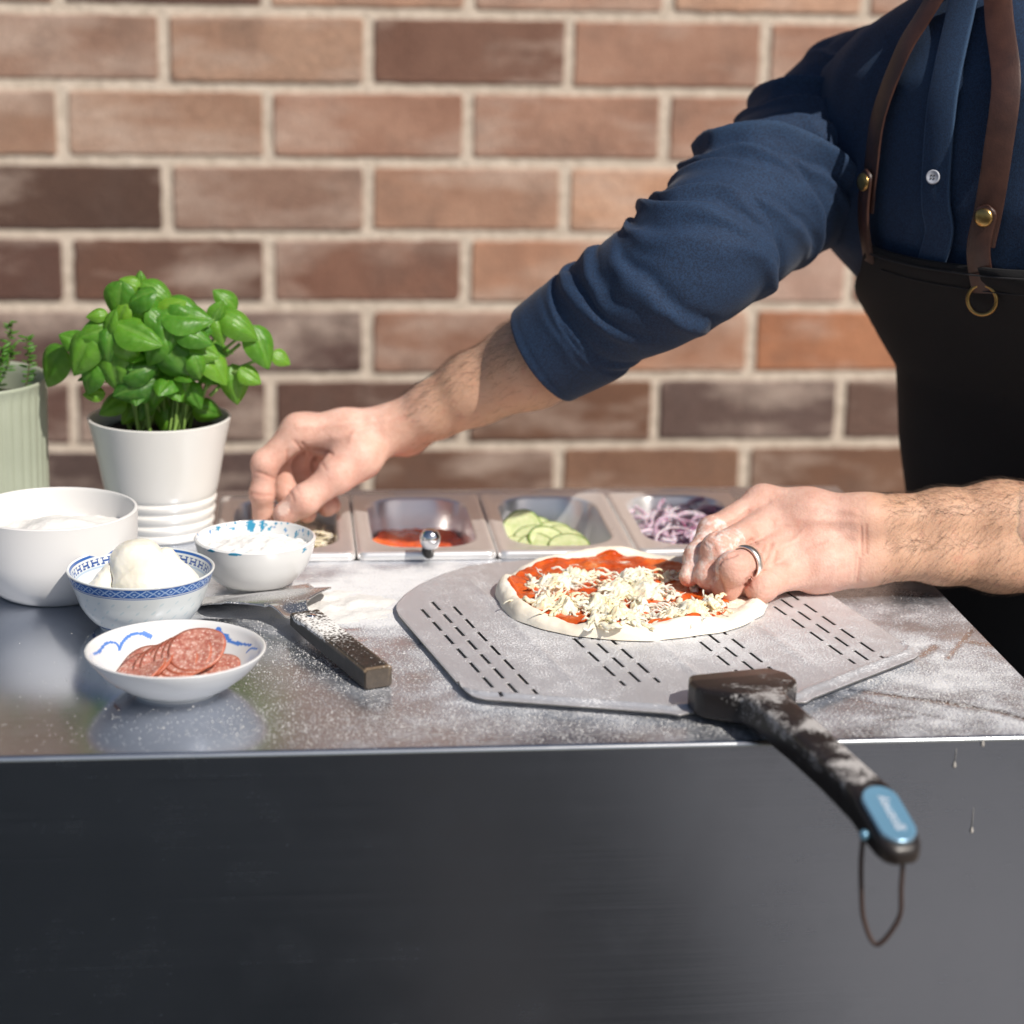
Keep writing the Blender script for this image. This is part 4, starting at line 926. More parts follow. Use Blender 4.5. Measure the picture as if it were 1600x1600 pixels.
    for px, py, sx, sy, n_ in clumps:
        for _ in range(int(n_*.55)):
            gx, gy = rnd.gauss(0, .36), rnd.gauss(0, .36); p = on(px+gx*sx, py+gy*sy-3, .014)
            p.z = c.z+.0075+.0060*rnd.random()*math.exp(-(gx*gx+gy*gy)*1.5)
            kind = rnd.random(); dd = rnd.gauss(.4, .9) if rnd.random() < .6 else rnd.uniform(0, 6.28)
            if kind < .50: L, w, ns_ = rnd.uniform(.012, .026), rnd.uniform(.0013, .0026), 10      # torn flakes
            elif kind < .92: L, w, ns_ = rnd.uniform(.012, .030), rnd.uniform(.0007, .0012), 10     # strands
            else: L, w, ns_ = rnd.uniform(.003, .006), rnd.uniform(.0012, .0024), 4               # crumbs
            k = rnd.uniform(-1.8, 1.8); tl = rnd.uniform(-.2, .2); x, y = p.x, p.y; pts = []; ws = []
            for s in range(ns_):
                x += math.cos(dd+k*s/ns_)*L/ns_; y += math.sin(dd+k*s/ns_)*L/ns_; pts.append((x, y, max(c.z+.0065, p.z+tl*L*(s/ns_-.5)+.0010*math.sin(s*1.5+k*3)))); ws.append(w*rnd.uniform(.55, 1.2)*math.sin(math.pi*(s+.7)/(ns_+.4))**.5)
            Vt, Ft = tube_vf(pts, ws, 8, .6 if kind < .50 else .8, up=(rnd.gauss(.1, .35), rnd.gauss(-.25, .35), 1))
            Vt = [(a+.0005*mnoise.noise(Vector((a*400, b_*400, z_*400))), b_, z_+.0003*mnoise.noise(Vector((a*350, b_*350, z_*350+7)))) for a, b_, z_ in Vt]; B.add(Vt, Ft)
    tag(B.build('grated_cheese', M['cheese_white'], root), kind='stuff')
pizza()

# ------------------------------------------------------------------ person
t = NT('skin'); red = t.att('red'); n = t.noise(60, 5, rough=.65); n2 = t.noise(320, 3)
c_ = t.ramp(n, [(.3, (.56, .31, .24)), (.7, (.71, .46, .375))]); c_ = t.mix(red, c_, (.74, .36, .30)); c_ = t.mix(t.att('tan'), c_, t.mix(.85, c_, (.56, .33, .20))); c_ = t.mix(t.ramp(t.noise(90, 2), [(.60, 0.), (.72, .25)]), c_, (.55, .22, .17)); c_ = t.mix(t.math('MULTIPLY', t.math('GREATER_THAN', t.att('flour'), .02), t.ramp(t.noise(170, 5), [(.45, 0.), (.62, .65)])), c_, (.80, .76, .73)); c_ = t.mix(t.math('MULTIPLY', t.att('nail'), .6), c_, (.84, .66, .58)); c_ = t.mix(t.att('crease'), c_, (.45, .15, .10))
vor = t.n('ShaderNodeTexVoronoi', i_Vector=t.obj(), i_Scale=620.).outputs['Distance']
t.P(Base_Color=c_, Roughness=.56, Subsurface_Weight=.22, Subsurface_Radius=(.0045, .0016, .0008), Subsurface_Scale=1., Specular_IOR_Level=.35, Normal=t.bump(t.math('ADD', vor, t.math('MULTIPLY', n2, 1.2)), .34, .0006)); M['skin'] = t.m

KN = .90
class Arm:
    """hand and forearm grown as one surface; joints given as photo point + depth"""
    def __init__(s, lo, hi, h=.0012): s.f = Field(lo, hi, h); s.pal = s.f.new(); s.fing = s.f.new(); s.knk = []; s.nail = []; s.tips = []
    def palm(s, pts, rad, k=.008): s.f.chain(s.pal, [p for p in pts], rad, k)
    def finger(s, pts, rad, nail=None, dors=None):
        D = s.f.new(); s.f.chain(D, pts, rad, .0035)
        for i in range(1, len(pts)-1):
            d = Vector(dors or (0, -1, .5)).normalized(); s.f.cone(D, Vector(pts[i])+d*rad[i]*.06, Vector(pts[i])+d*rad[i]*.06, rad[i]*KN, rad[i]*KN, .007); s.knk.append((pts[i], pts[i+1], rad[i]))
        s.fing = s.f.join(s.fing, D, .0006); s.tips.append(pts[-1])
    def done(s, k=.0085):
        D = s.f.join(s.pal, s.fing, k); V, F = s.f.mesh(D); V = relax(V, F, 2, .5); return V, F
def knuckle_detail(V, F, arm, extra=()):
    N = vnormals(V, F); d = np.zeros(len(V)); red = np.zeros(len(V)); cre = np.zeros(len(V))
    for a, b, r in arm.knk:
        a, b = np.array(a), np.array(b); ax = (b-a)/np.linalg.norm(b-a); s = (V-a)@ax; w = np.exp(-(((V-a)**2).sum(1))/(2*(r*.95)**2))
        d += -.00038*w*(np.cos(2*np.pi*s/.0024)*.5+.5); red += .38*w; cre += .22*w*(np.cos(2*np.pi*s/.0024) > .55)
    for tp in arm.tips: red += .6*np.exp(-((V-np.array(tp))**2).sum(1)/(2*.008**2))
    Q = V-np.array(CAM); dep_ = Q@np.array(FW); X = 800+FPX*(Q@np.array(RT))/dep_; Y = 800-FPX*(Q@np.array(UP))/dep_
    front = np.clip(-(N*Q/np.linalg.norm(Q, axis=1)[:, None]).sum(1)*3, 0, 1)
    for pts, wd, dp in extra:            # creases (dp > 0) pressed in, tendons and veins (dp < 0) raised
        q = np.full(len(V), 1e9)
        for (ax_, ay_), (bx_, by_) in zip(pts, pts[1:]): q = np.minimum(q, segd(X, Y, (ax_, ay_), (bx_, by_)))
        g = np.exp(-(q/wd)**2)*front; d -= dp*g; cre += .35*g*(dp > .0005)
    # veins and tendons as very low noise ridges
    return V+N*d[:, None], np.clip(red, 0, 1), np.clip(cre, 0, .8), N
A = at
# --- arm reaching to the far pan (the person's right)
RA = Arm((-.05, 1.585, -.03), (.30, 1.745, .235), .0013)
w1, w2 = A(625, 664, 1.655), A(634, 673, 1.678)
RA.palm([A(905, 530, 1.606), A(830, 569, 1.622), A(740, 611, 1.640), A(680, 640, 1.650), w1], [.0300, .0320, .0255, .0212, .0178], .012)
RA.palm([A(905, 528, 1.615), A(830, 566, 1.635), A(740, 606, 1.660), w2], [.0295, .0310, .0245, .0180], .012)
iM, mM, rM, pM = A(466, 673, 1.650), A(474, 671, 1.672), A(486, 676, 1.692), A(502, 690, 1.708)
for m_, wr, r1 in ((iM, w1, .0128), (mM, (w1+w2)/2, .0125), (rM, w2, .0120), (pM, w2, .0110)): RA.palm([wr, (Vector(wr)*.45+Vector(m_)*.55), m_], [.0165, .0140, r1], .010)
RA.palm([A(592, 690, 1.652), A(560, 712, 1.640), A(530, 735, 1.632)], [.0150, .0165, .0130], .010)      # ball of the thumb
RA.palm([A(576, 698, 1.690), A(545, 712, 1.700)], [.014, .012], .010)
RA.palm([A(500, 698, 1.655), A(540, 705, 1.650)], [.0075, .009], .010)                                        # web
D_ = (-.6, -.5, .5)
RA.finger([iM, A(415, 724, 1.644), A(410, 771, 1.642), A(411, 815, 1.648)], [.0120, .0100, .0088, .0084], dors=(-1, -.3, .3))
RA.finger([mM, A(432, 716, 1.670), A(446, 768, 1.668), A(480, 803, 1.655)], [.0115, .0100, .0086, .0075], dors=(-1, 0, .3))
RA.finger([rM, A(462, 722, 1.695), A(480, 770, 1.690), A(511, 792, 1.668)], [.0108, .0095, .0084, .0080], dors=(-1, 0, .3))
RA.finger([pM, A(490, 730, 1.715), A(505, 766, 1.706), A(520, 790, 1.690)], [.0095, .0082, .0075, .0068], dors=(-1, 0, .3))
RA.finger([A(560, 716, 1.640), A(525, 744, 1.628), A(476, 781, 1.620), A(446, 803, 1.622)], [.0150, .0128, .0113, .0098], dors=(-.2, -1, .2))
# --- arm over the pizza (the person's left), seen on the back of the hand
LA = Arm((.265, 1.40, -.005), (.585, 1.56, .10), .00125)
wt, wb = A(1352, 812, 1.475), A(1356, 874, 1.470)
LA.palm([A(1640, 812, 1.48), A(1560, 812, 1.48), A(1470, 813, 1.478), A(1400, 814, 1.476), wt], [.0280, .0270, .0215, .0172, .0158], .012)
LA.palm([A(1640, 874, 1.47), A(1560, 872, 1.47), A(1470, 869, 1.468), A(1400, 868, 1.468), wb], [.0255, .0235, .0190, .0160, .0148], .012)
IM, MM, RM, PM = A(1192, 786, 1.503), A(1196, 822, 1.485), A(1214, 860, 1.470), A(1236, 893, 1.460)
for m_, wr, r1, r2 in ((IM, wt, .0135, .0148), (MM, wt, .0132, .0145), (RM, wb, .0132, .0145), (PM, wb, .0118, .0140)): LA.palm([wr, Vector(wr)*.45+Vector(m_)*.55, m_], [.0155, r2, r1], .012)
LA.palm([A(1330, 880, 1.475), A(1270, 897, 1.470)], [.0145, .0135], .012)
LA.palm([A(1310, 838, 1.500), A(1250, 855, 1.505), A(1200, 868, 1.500)], [.016, .014, .012], .012)
LA.finger([IM, A(1113, 829, 1.478), A(1089, 869, 1.462), A(1076, 902, 1.452)], [.0118, .0095, .0083, .0070], dors=(-.6, -.5, .6))
LA.finger([MM, A(1122, 858, 1.450), A(1107, 897, 1.446), A(1120, 921, 1.452)], [.0122, .0110, .0092, .0078], dors=(-.6, -.7, .4))
LA.finger([RM, A(1146, 888, 1.430), A(1136, 915, 1.437), A(1153, 922, 1.455)], [.0120, .0112, .0095, .0080], dors=(-.5, -.8, .3))
LA.finger([PM, A(1190, 916, 1.436), A(1178, 922, 1.450), A(1192, 915, 1.465)], [.0118, .0108, .0092, .0078], dors=(-.4, -.8, .2))
LA.finger([A(1310, 835, 1.505), A(1220, 856, 1.520), A(1145, 884, 1.490), A(1092, 908, 1.464)], [.013, .0115, .0100, .0085], dors=(0, 1, 0))

person = empty('person', (.72, 1.62, -.9), 'person in blue denim shirt and black apron topping the pizza with both hands', 'person')
# --- torso frame
NV = np.array((-.8, -.6)); LV = np.array((.6, -.8))
TZ = [-.45, -.25, -.12, .0, .07, .13, .19, .235, .28, .33, .365, .395, .42, .44]
TC = [(.735, 1.66), (.72, 1.64), (.695, 1.62), (.668, 1.61), (.656, 1.605), (.651, 1.605), (.615, 1.605), (.575, 1.605), (.566, 1.605), (.560, 1.605), (.556, 1.60), (.552, 1.60), (.549, 1.60), (.547, 1.60)]
TW = [.165, .165, .16, .165, .17, .17, .172, .175, .178, .178, .165, .13, .085, .064]
TD = [.12, .12, .115, .115, .115, .117, .12, .12, .12, .115, .105, .090, .075, .062]
def torso(th, z, off=0.):
    cx, cy = np.interp(z, TZ, [c[0] for c in TC]), np.interp(z, TZ, [c[1] for c in TC]); w, d = np.interp(z, TZ, TW)+off, np.interp(z, TZ, TD)+off
    c, s = math.cos(th), math.sin(th); e = .85; a = w*math.copysign(abs(c)**e, c); b = d*math.copysign(abs(s)**e, s)
    return Vector((cx+NV[0]*b+LV[0]*a, cy+NV[1]*b+LV[1]*a, z))
def px_of(p): q = Vector(p)-CAM; return 800+FPX*q.dot(RT)/q.dot(FW), 800-FPX*q.dot(UP)/q.dot(FW)
def tfind(px, py, off=0.):
    best = None
    for th in np.linspace(math.radians(20), math.radians(175), 78):
        for z in np.linspace(-.15, .42, 115):
            x, y = px_of(torso(th, z, off)); e = (x-px)**2+(y-py)**2
            if best is None or e < best[0]: best = (e, th, z)
    return best[1], best[2]
# body: arms, hands, torso core, neck and head in one mesh
def body():
    parts = []
    V1, F1 = RA.done(.009)
    ex = [([(461, 690), (470, 701), (474, 711)], 2.6, .0010), ([(472, 693), (483, 704), (490, 717)], 2.6, .0011), ([(490, 703), (506, 704), (519, 709)], 2.4, .0012), ([(449, 703), (448, 724)], 2.2, .0008), ([(402, 737), (417, 743), (431, 748)], 2.0, .0008),
          ([(391, 771), (409, 774), (425, 774)], 2.0, .0007), ([(451, 766), (457, 776), (459, 784)], 2.2, .0006), ([(462, 762), (468, 772)], 2.0, .0005), ([(503, 724), (509, 734)], 2.2, .0006), ([(600, 655), (560, 660), (500, 665), (465, 665)], 6, -.0008), ([(600, 668), (560, 680), (520, 684)], 5, -.0007),
          ([(580, 655), (555, 672), (548, 690)], 3.5, -.0006), ([(437, 797), (441, 789), (449, 789), (454, 798)], 1.4, .0004)]
    V1, r1, c1, N1 = knuckle_detail(V1, F1, RA, ex)
    V2, F2 = LA.done(.0075)
    ex = [([(1206, 848), (1205, 870), (1198, 882), (1180, 896), (1164, 914)], 3.0, .0020), ([(1151, 866), (1128, 874), (1121, 884), (1122, 900), (1130, 920), (1133, 926)], 2.4, .0016), ([(1170, 797), (1152, 814), (1128, 824), (1116, 836)], 2.6, .0013), ([(1168, 850), (1176, 843), (1182, 849)], 2.4, .0014),
          ([(1346, 824), (1347, 868)], 2.2, .0010), ([(1353, 820), (1354, 864)], 2.2, .0010), ([(1344, 872), (1340, 908)], 2.2, .0006), ([(1336, 866), (1334, 905)], 2.0, .0005), ([(1326, 862), (1324, 905)], 2.0, .0004),
          ([(1335, 800), (1270, 788), (1210, 786)], 6, -.0011), ([(1335, 815), (1270, 812), (1215, 818)], 6, -.0009), ([(1335, 838), (1280, 838), (1225, 850)], 6, -.0008), ([(1300, 800), (1262, 822), (1240, 845), (1222, 856)], 3.2, -.0006), ([(1320, 830), (1290, 850), (1262, 862)], 3.0, -.0005),
          ([(1106, 846), (1114, 852), (1118, 862)], 1.8, .0006), ([(1100, 850), (1108, 858)], 1.8, .0005), ([(1166, 905), (1172, 918)], 1.8, .0006), ([(1215, 862), (1212, 880)], 2.2, .0006), ([(1195, 852), (1190, 868)], 2.0, .0006), ([(1064, 896), (1070, 886), (1078, 890), (1074, 904)], 1.3, .0004)]
    V2, r2, c2, N2 = knuckle_detail(V2, F2, LA, ex)
    # coarse field: upper arms, trunk, neck, head
    f = Field((.20, 1.30, -.50), (.92, 1.84, .74), .0065); D = f.new()
    el = A(1055, 425, 1.575); shR = Vector((.455, 1.715, .325)); f.chain(D, [A(905, 528, 1.61), el, shR, (.53, 1.63, .33)], [.027, .031, .042, .055], .02)
    for yy, rr in ((812, .0280), (874, .0255)): f.chain(D, [A(1590, yy, 1.476), (.645, 1.446, .046), (.69, 1.440, .056)], [rr, rr, .027], .02)
    f.chain(D, [(.69, 1.440, .056), (.724, 1.441, .10), (.713, 1.452, .18), (.686, 1.470, .26), (.655, 1.50, .30), (.58, 1.57, .30)], [.028, .030, .033, .036, .040, .045], .02)
    for z, k in ((.33, 0), (.24, 1), (.12, 2), (0., 3), (-.14, 4), (-.3, 5)):
        cx, cy = np.interp(z, TZ, [c[0] for c in TC]), np.interp(z, TZ, [c[1] for c in TC]); z2 = z-.12
        c2x, c2y = np.interp(z2, TZ, [c[0] for c in TC]), np.interp(z2, TZ, [c[1] for c in TC])
        for sx in (-.06, 0, .06): f.cone(D, (cx+LV[0]*sx, cy+LV[1]*sx, z), (c2x+LV[0]*sx, c2y+LV[1]*sx, z2), .075, .075, .03)
    hd = Vector((.500, 1.56, .565)); f.chain(D, [(.55, 1.60, .36), (.54, 1.595, .44), hd+Vector((.03, .018, -.07))], [.058, .052, .045], .03)
    lat = Vector((.6, -.8, 0)); face = Vector((-.8, -.6, 0))
    g = Field(hd-Vector((.125, .125, .17)), hd+Vector((.135, .135, .15)), .0032); E = g.new()
    def q_(a, b, c): return hd+face*a+lat*b+Z_*c
    g.chain(E, [(.545, 1.597, .425), q_(-.03, 0, -.06)], [.052, .056], .02)
    g.cone(E, q_(-.035, 0, .048), q_(.018, 0, .046), .080, .072, .03)
    for sd in (-1, 1):
        g.cone(E, q_(.020, sd*.020, .000), q_(.034, sd*.014, -.052), .050, .030, .03)          # cheek to jaw
        g.cone(E, q_(.060, sd*.036, -.004), q_(.050, sd*.042, -.012), .016, .014, .02)          # cheekbone
        g.cone(E, q_(.080, sd*.012, .030), q_(.066, sd*.042, .030), .009, .007, .010)           # brow
        g.cone(E, q_(-.008, sd*.074, .018), q_(-.012, sd*.080, .006), .012, .011, .006); g.cone(E, q_(-.008, sd*.076, .002), q_(-.004, sd*.074, -.016), .008, .006, .005)   # ear
        g.cone(E, q_(.094, sd*.010, -.014), q_(.090, sd*.011, -.015), .006, .006, .005)         # nostril wing
        S_ = g.new(); g.cone(S_, q_(.092, sd*.031, .016), q_(.084, sd*.031, .015), .011, .013, .001); E = np.maximum(E, -S_-.0005)          # socket
        g.cone(E, q_(.064, sd*.031, .013), q_(.064, sd*.031, .013), .0155, .0155, .003)         # lids
    g.cone(E, q_(.080, 0, .024), q_(.104, 0, -.010), .007, .0095, .010); g.cone(E, q_(.050, 0, -.075), q_(.058, 0, -.072), .022, .018, .015)       # nose, chin
    g.cone(E, q_(.080, -.016, -.036), q_(.080, .016, -.036), .0055, .0055, .004); g.cone(E, q_(.085, -.007, -.035), q_(.085, .007, -.035), .0055, .0055, .004); g.cone(E, q_(.080, -.014, -.046), q_(.080, .014, -.046), .0062, .0062, .003)
    V4, F4 = g.mesh(E); V4 = relax(V4, F4, 2)
    f.chain(D, [(.69, 1.57, -.46), (.68, 1.56, -.498)], [.08, .08], .02); f.chain(D, [(.77, 1.70, -.46), (.78, 1.71, -.498)], [.08, .08], .02)
    V3, F3 = f.mesh(D); V3 = relax(V3, F3, 3)
    F3 = np.concatenate([F3, F4+len(V3)]); V3 = np.concatenate([V3, V4]); V = np.concatenate([V1, V2, V3]); F = np.concatenate([F1, F2+len(V1), F3+len(V1)+len(V2)])
    red = np.r_[r1, r2, np.zeros(len(V3))]; cre = np.r_[c1, c2, np.zeros(len(V3))]; n3 = len(V3)
    tan = np.zeros(len(V)); tan[:len(V1)] = np.clip((V1[:, 0]-.070)/.05, 0, 1)*.8; tan[len(V1):len(V1)+len(V2)] = np.clip((V2[:, 0]-.40)/.04, 0, 1)*.85; tan[-n3:] = .5
    fl = np.zeros(len(V)); fl[:len(V1)] = 0; pa = np.array(A(1100, 860, 1.455)); fl[len(V1):len(V1)+len(V2)] = (np.linalg.norm(V2-pa, axis=1) < .030)
    nail = np.zeros(len(V)); allN = np.concatenate([N1, N2, np.zeros((n3, 3))])
    Q = V-np.array(CAM); dp_ = Q@np.array(FW); X = 800+FPX*(Q@np.array(RT))/dp_; Y = 800-FPX*(Q@np.array(UP))/dp_; fc_ = -(allN*Q/np.linalg.norm(Q, axis=1)[:, None]).sum(1)
    for cx_, cy_, rx, ry, rot, v0, v1 in ((444, 795, 8.5, 12, .55, 1.59, 1.64), (1069, 893, 7, 11, .45, 1.42, 1.47)):
        c_, s_ = math.cos(rot), math.sin(rot); ex_ = ((X-cx_)*c_+(Y-cy_)*s_)/rx; ey_ = (-(X-cx_)*s_+(Y-cy_)*c_)/ry
        m = (ex_**2+ey_**2 < 1) & (fc_ > .1) & (V[:, 1] > v0) & (V[:, 1] < v1); nail[m] = 1
    V = V+allN*(nail*.0003)[:, None]
    o = mesh('body', V, F, M['skin'], person)
    for nme, v in (('red', red*.55), ('crease', cre), ('tan', tan), ('flour', fl), ('nail', nail)): attr(o, nme, v)
    # arm hair
    rnd = random.Random(31); HV = []; HF = []
    def hair(Vs, Ns, sel, flow, n, L, r):
        ids = np.where(sel)[0]
        for _ in range(n):
            i = rnd.choice(ids); p = Vector(Vs[i]); nn = Vector(Ns[i]); fd = Vector(flow)+Vector((rnd.gauss(0, .28), rnd.gauss(0, .28), rnd.gauss(0, .28))); fd = (fd-nn*fd.dot(nn)).normalized()
            l = L*rnd.uniform(.5, 1.15); k = len(HV); side = nn.cross(fd).normalized()
            for s, (a, b, rr) in enumerate(((0, 0, 1), (.35, .22, .85), (.7, .30, .6), (1., .27, .2))):
                q = p+fd*(a*l)+nn*(b*l*.75); 
                for e in range(3): an = 2.09*e; HV.append(tuple(q+side*math.cos(an)*r*rr+nn*math.sin(an)*r*rr))
                if s:
                    for e in range(3): a_, b_ = k+(s-1)*3+e, k+(s-1)*3+(e+1) % 3; HF.append((a_, b_, b_+3, a_+3))
    hair(V1, N1, (V1[:, 0] > .095) & ((N1[:, 2] > .1)), (-.75, 0, -.3), 1500, .0095, .00007)
    hair(V1, N1, (V1[:, 0] > .10), (-.8, -.1, -.45), 900, .008, .00006)
    hair(V2, N2, (V2[:, 0] > .435) & (N2[:, 2] > .35), (-.8, 0, .25), 1100, .0090, .00007)
    hair(V2, N2, (V2[:, 0] > .43) & (N2[:, 1] < .2), (-.7, -.1, -.7), 2200, .0085, .00006)
    mesh('arm_hair', HV, HF, simple('dark_hair', (.045, .028, .018), .5, var=.3), person)
    # head hair
    f = Field(hd-Vector((.13, .13, .06)), hd+Vector((.14, .14, .16)), .006); D = f.new(); f.cone(D, q_(-.040, 0, .056), q_(.002, 0, .068), .087, .072, .03); f.cone(D, hd+Vector((.055, .040, .0)), hd+Vector((.045, .03, .04)), .055, .07, .03)
    V, F = f.mesh(D); V = relax(V, F, 2); V = V+vnormals(V, F)*(.004*fbm(V, 60, 4))[:, None]; mesh('hair', V, F, simple('brown_hair', (.05, .03, .02), .6, var=.5, scale=200, bump=.8, bscale=400, bd=.003), person)
    for s in (-1, 1):
        ce = q_(.0695, s*.031, .0125); V, F = lathe([(.0001, -.0115), (.008, -.008), (.0115, 0), (.008, .008), (.0001, .0115)], 20, ce, False); ey = mesh('eye', V, F, simple('eye_white', (.6, .57, .54), .2, var=.02), person)
        V, F = lathe([(.0001, -.006), (.0045, -.004), (.0062, 0), (.0045, .004), (.0001, .006)], 16, ce+face*.0062-Z_*.002, False); mesh('iris', V, F, simple('iris', (.05, .03, .02), .15), ey)
        V, F = tube_vf(crv([q_(.088, s*.014, .036), q_(.086, s*.030, .041), q_(.074, s*.047, .036)], 6), .0030, 6, .5); mesh('eyebrow', V, F, simple('brow_hair', (.05, .03, .02), .7), person)
body()
# wedding ring
def ring():
    c = Vector(RM)*.27+Vector(A(1146, 888, 1.430))*.73-FW*.0008; ax = (Vector(A(1146, 888, 1.430))-Vector(RM)).normalized(); u = ax.cross(Z_).normalized(); v = ax.cross(u).normalized(); V = []
    R_0 = .0125; pr = [(-.0034, 0), (-.0032, .0009), (-.001, .0014), (.001, .0014), (.0032, .0009), (.0034, 0), (.002, -.0012), (-.002, -.0012)]; n = 64
    for a, r in pr:
        for i in range(n): t_ = 2*math.pi*i/n; V.append(tuple(c+ax*a+(u*math.cos(t_)+v*math.sin(t_))*(R_0+r)))
    F = grid_faces(n, len(pr), True); k = (len(pr)-1)*n
    F += [(k+i, k+(i+1) % n, (i+1) % n, i) for i in range(n)]
    mesh('wedding_ring', V, F, simple('white_gold', (.96, .92, .85), .30, 1., .03), person)
ring()
# --- denim
def denim(name, col, col2):
    t = NT(name); w = t.noise(1., 2, t.map((1500, 520, 1500))); w2 = t.noise(1., 2, t.map((520, 1500, 700))); big = t.noise(14, 4)
    c = t.mix(t.ramp(t.math('ADD', t.math('MULTIPLY', w, .5), t.math('MULTIPLY', w2, .5)), [(.44, 0.), (.56, 1.)]), col, col2); c = t.mix(t.math('MULTIPLY', big, .4), c, tuple(x*.55 for x in col)); c = t.mix(t.math('MULTIPLY', t.att('worn_or_lit'), .35), c, (.045, .10, .19))  # last mix: pale seam edges, plus highlights painted on the sleeve folds
    t.P(Base_Color=c, Roughness=.85, Sheen_Weight=.06, Sheen_Roughness=.4, Normal=t.bump(t.math('ADD', w, w2), .25, .0006)); return t.m
M['denim'] = denim('denim', (.003, .014, .043), (.010, .039, .100))
FOLDS = [(.115, .13, .0024, .0042, -.3, .6), (.235, .15, .0026, .0042, .0, .8), (.305, .20, .0030, .0048, -.1, .75), (.41, .26, .0030, .0050, -.2, .8), (.53, .30, .0028, .0055, .1, .8), (.045, .05, .0012, .0045, .1, .6), (.085, .04, .0012, .0040, .3, .9), (.155, .10, .0022, .0042, -.3, .40), (.20, .06, .0030, .0045, .18, .85), (.275, .10, .0052, .0058, -.3, .70), (.33, .03, .0024, .0042, .3, .95), (.375, .16, .0030, .0055, -.3, .45),
         (.43, .07, .0040, .0058, .12, .9), (.475, .22, .0085, .0090, -.3, .70), (.56, .05, .0036, .0060, .3, .85), (.61, .17, .0036, .0065, .0, .5), (.67, .26, .0068, .0085, -.3, .60), (.74, .05, .0034, .0060, .25, .8), (.80, .18, .0030, .0070, -.1, .5)]
def sleeve(cs, rs, n=200, m=150, amp=.0055, cuff=True, seed=0., open_in=.006, fr=26., flat=1.):
    P = crv(cs, 24); L = [0]; 
    for a, b in zip(P, P[1:]): L.append(L[-1]+(b-a).length)
    L = np.array(L); T = L[-1]; rr = np.interp(np.linspace(0, 1, len(P)), np.linspace(0, 1, len(rs)), rs); V = []; worn_or_lit = []
    ss = np.linspace(0, T, m); PX = [Vector([np.interp(s, L, [p[k] for p in P]) for k in range(3)]) for s in ss]; R0 = np.interp(ss, L, rr)
    def ringpts(j, dr=0., shift=0., folds=1.):
        t_ = (PX[min(j+2, m-1)]-PX[max(j-2, 0)]).normalized(); u = t_.cross(Vector((0, -1, 0))).normalized(); u = u if u.z > 0 else -u; v = t_.cross(u).normalized(); v = v if v.y < 0 else -v
        s = ss[j]; out = []
        for i in range(n):
            a = 2*math.pi*i/n; up, fr_ = math.cos(a), math.sin(a); P3 = PX[j]+u*up*R0[j]+v*fr_*R0[j]
            wv = mnoise.noise(Vector((P3.x*20+seed, P3.y*20, P3.z*20)))+.35*mnoise.noise(Vector((P3.x*55+seed, P3.y*55, P3.z*55)))
            aa = math.atan2(fr_, up)                      # 0 on top, pi/2 facing front, pi underneath
            q_ = abs(aa)/math.pi; d = 0.; rd = 0.
            for s0, sl_, h_, w_, a0, a1 in FOLDS:
                sc_ = s0*T+sl_*T*q_**1.3+.0085*wv; e = (s-sc_)/(w_*.85*(1+.5*q_)); win = 1/(1+math.exp((q_-a1)/.06))/(1+math.exp((a0-q_)/.06))
                g = math.exp(-abs(e)**1.7)*win; d += h_*g*(1 if aa > -.6 else .6)-.55*h_*math.exp(-((e-1.75)/.75)**2)*win; rd += g*h_/.006
            env = .35 if (cuff and s < .046) else 1.; d = amp/.0055*d*env*folds+.0011*wv
            rd = min(1, max(0, rd-.35))
            band = .0030*(1/(1+math.exp((s-.046)/.0008)))-.0009*math.exp(-((s-.005)/.0010)**2) if cuff else 0
            r = R0[j]+d+band+dr; out.append(tuple(PX[j]+u*up*r+v*fr_*r*flat+t_*shift)); worn_or_lit.append(min(1, max(0, rd-.25))*.8*max(0, up*.8+.2))  # fold tops that face up are painted lighter, as highlights on the cloth
        return out
    if cuff:
        for dr, sh in ((-open_in, .025), (-.004, .002), (-.0020, -.0012), (-.0003, -.0012)): V += ringpts(0, dr, sh, .5)
    rows = 4 if cuff else 0
    for j in range(m): V += ringpts(j); rows += 1
    return V, grid_faces(n, rows, True), worn_or_lit
cs = [A(853, 552, 1.606), A(915, 512, 1.592), A(965, 477, 1.576), A(1022, 447, 1.562), A(1078, 408, 1.562), A(1130, 366, 1.585), A(1180, 322, 1.62), A(1232, 284, 1.66), A(1290, 240, 1.70), Vector((.475, 1.705, .325)), Vector((.53, 1.65, .34))]
SV, SF, SW = sleeve(cs, [.0385, .0425, .045, .0485, .0525, .054, .057, .061, .067, .074, .070], 260, 220, amp=.0082)
# --- shirt trunk
nth, nz = 220, 150; V = []; W_ = []
zz = np.linspace(-.30, .435, nz)
for z in zz:
    for i in range(nth):
        th = 2*math.pi*i/nth; p = torso(th, z); q = mnoise.fractal(Vector((p.x*9, p.y*9, p.z*5)), 1, 2, 3); q2 = mnoise.noise(Vector((p.x*35, p.y*35, p.z*14)))
        V.append(tuple(torso(th, z, .004*q+.0018*q2))); W_.append(max(0, q2)*.8)
TF = grid_faces(nth, nz, True); TV = V
LSV, LSF, LSW = sleeve([Vector((.648, 1.452, .040)), Vector((.690, 1.44, .050)), Vector((.728, 1.44, .09)), Vector((.715, 1.45, .17)), Vector((.69, 1.465, .25)), Vector((.665, 1.485, .315)), Vector((.60, 1.55, .34))], [.042, .046, .052, .052, .056, .062, .066], 140, 110, seed=3.)
n1, n2 = len(SV), len(TV); nL = len(LSV)
shirt = mesh('shirt', SV+TV+LSV, SF+[tuple(a+n1 for a in f) for f in TF]+[tuple(a+n1+n2 for a in f) for f in LSF], M['denim'], person)
attr(shirt, 'worn_or_lit', list(SW)+W_+list(LSW))
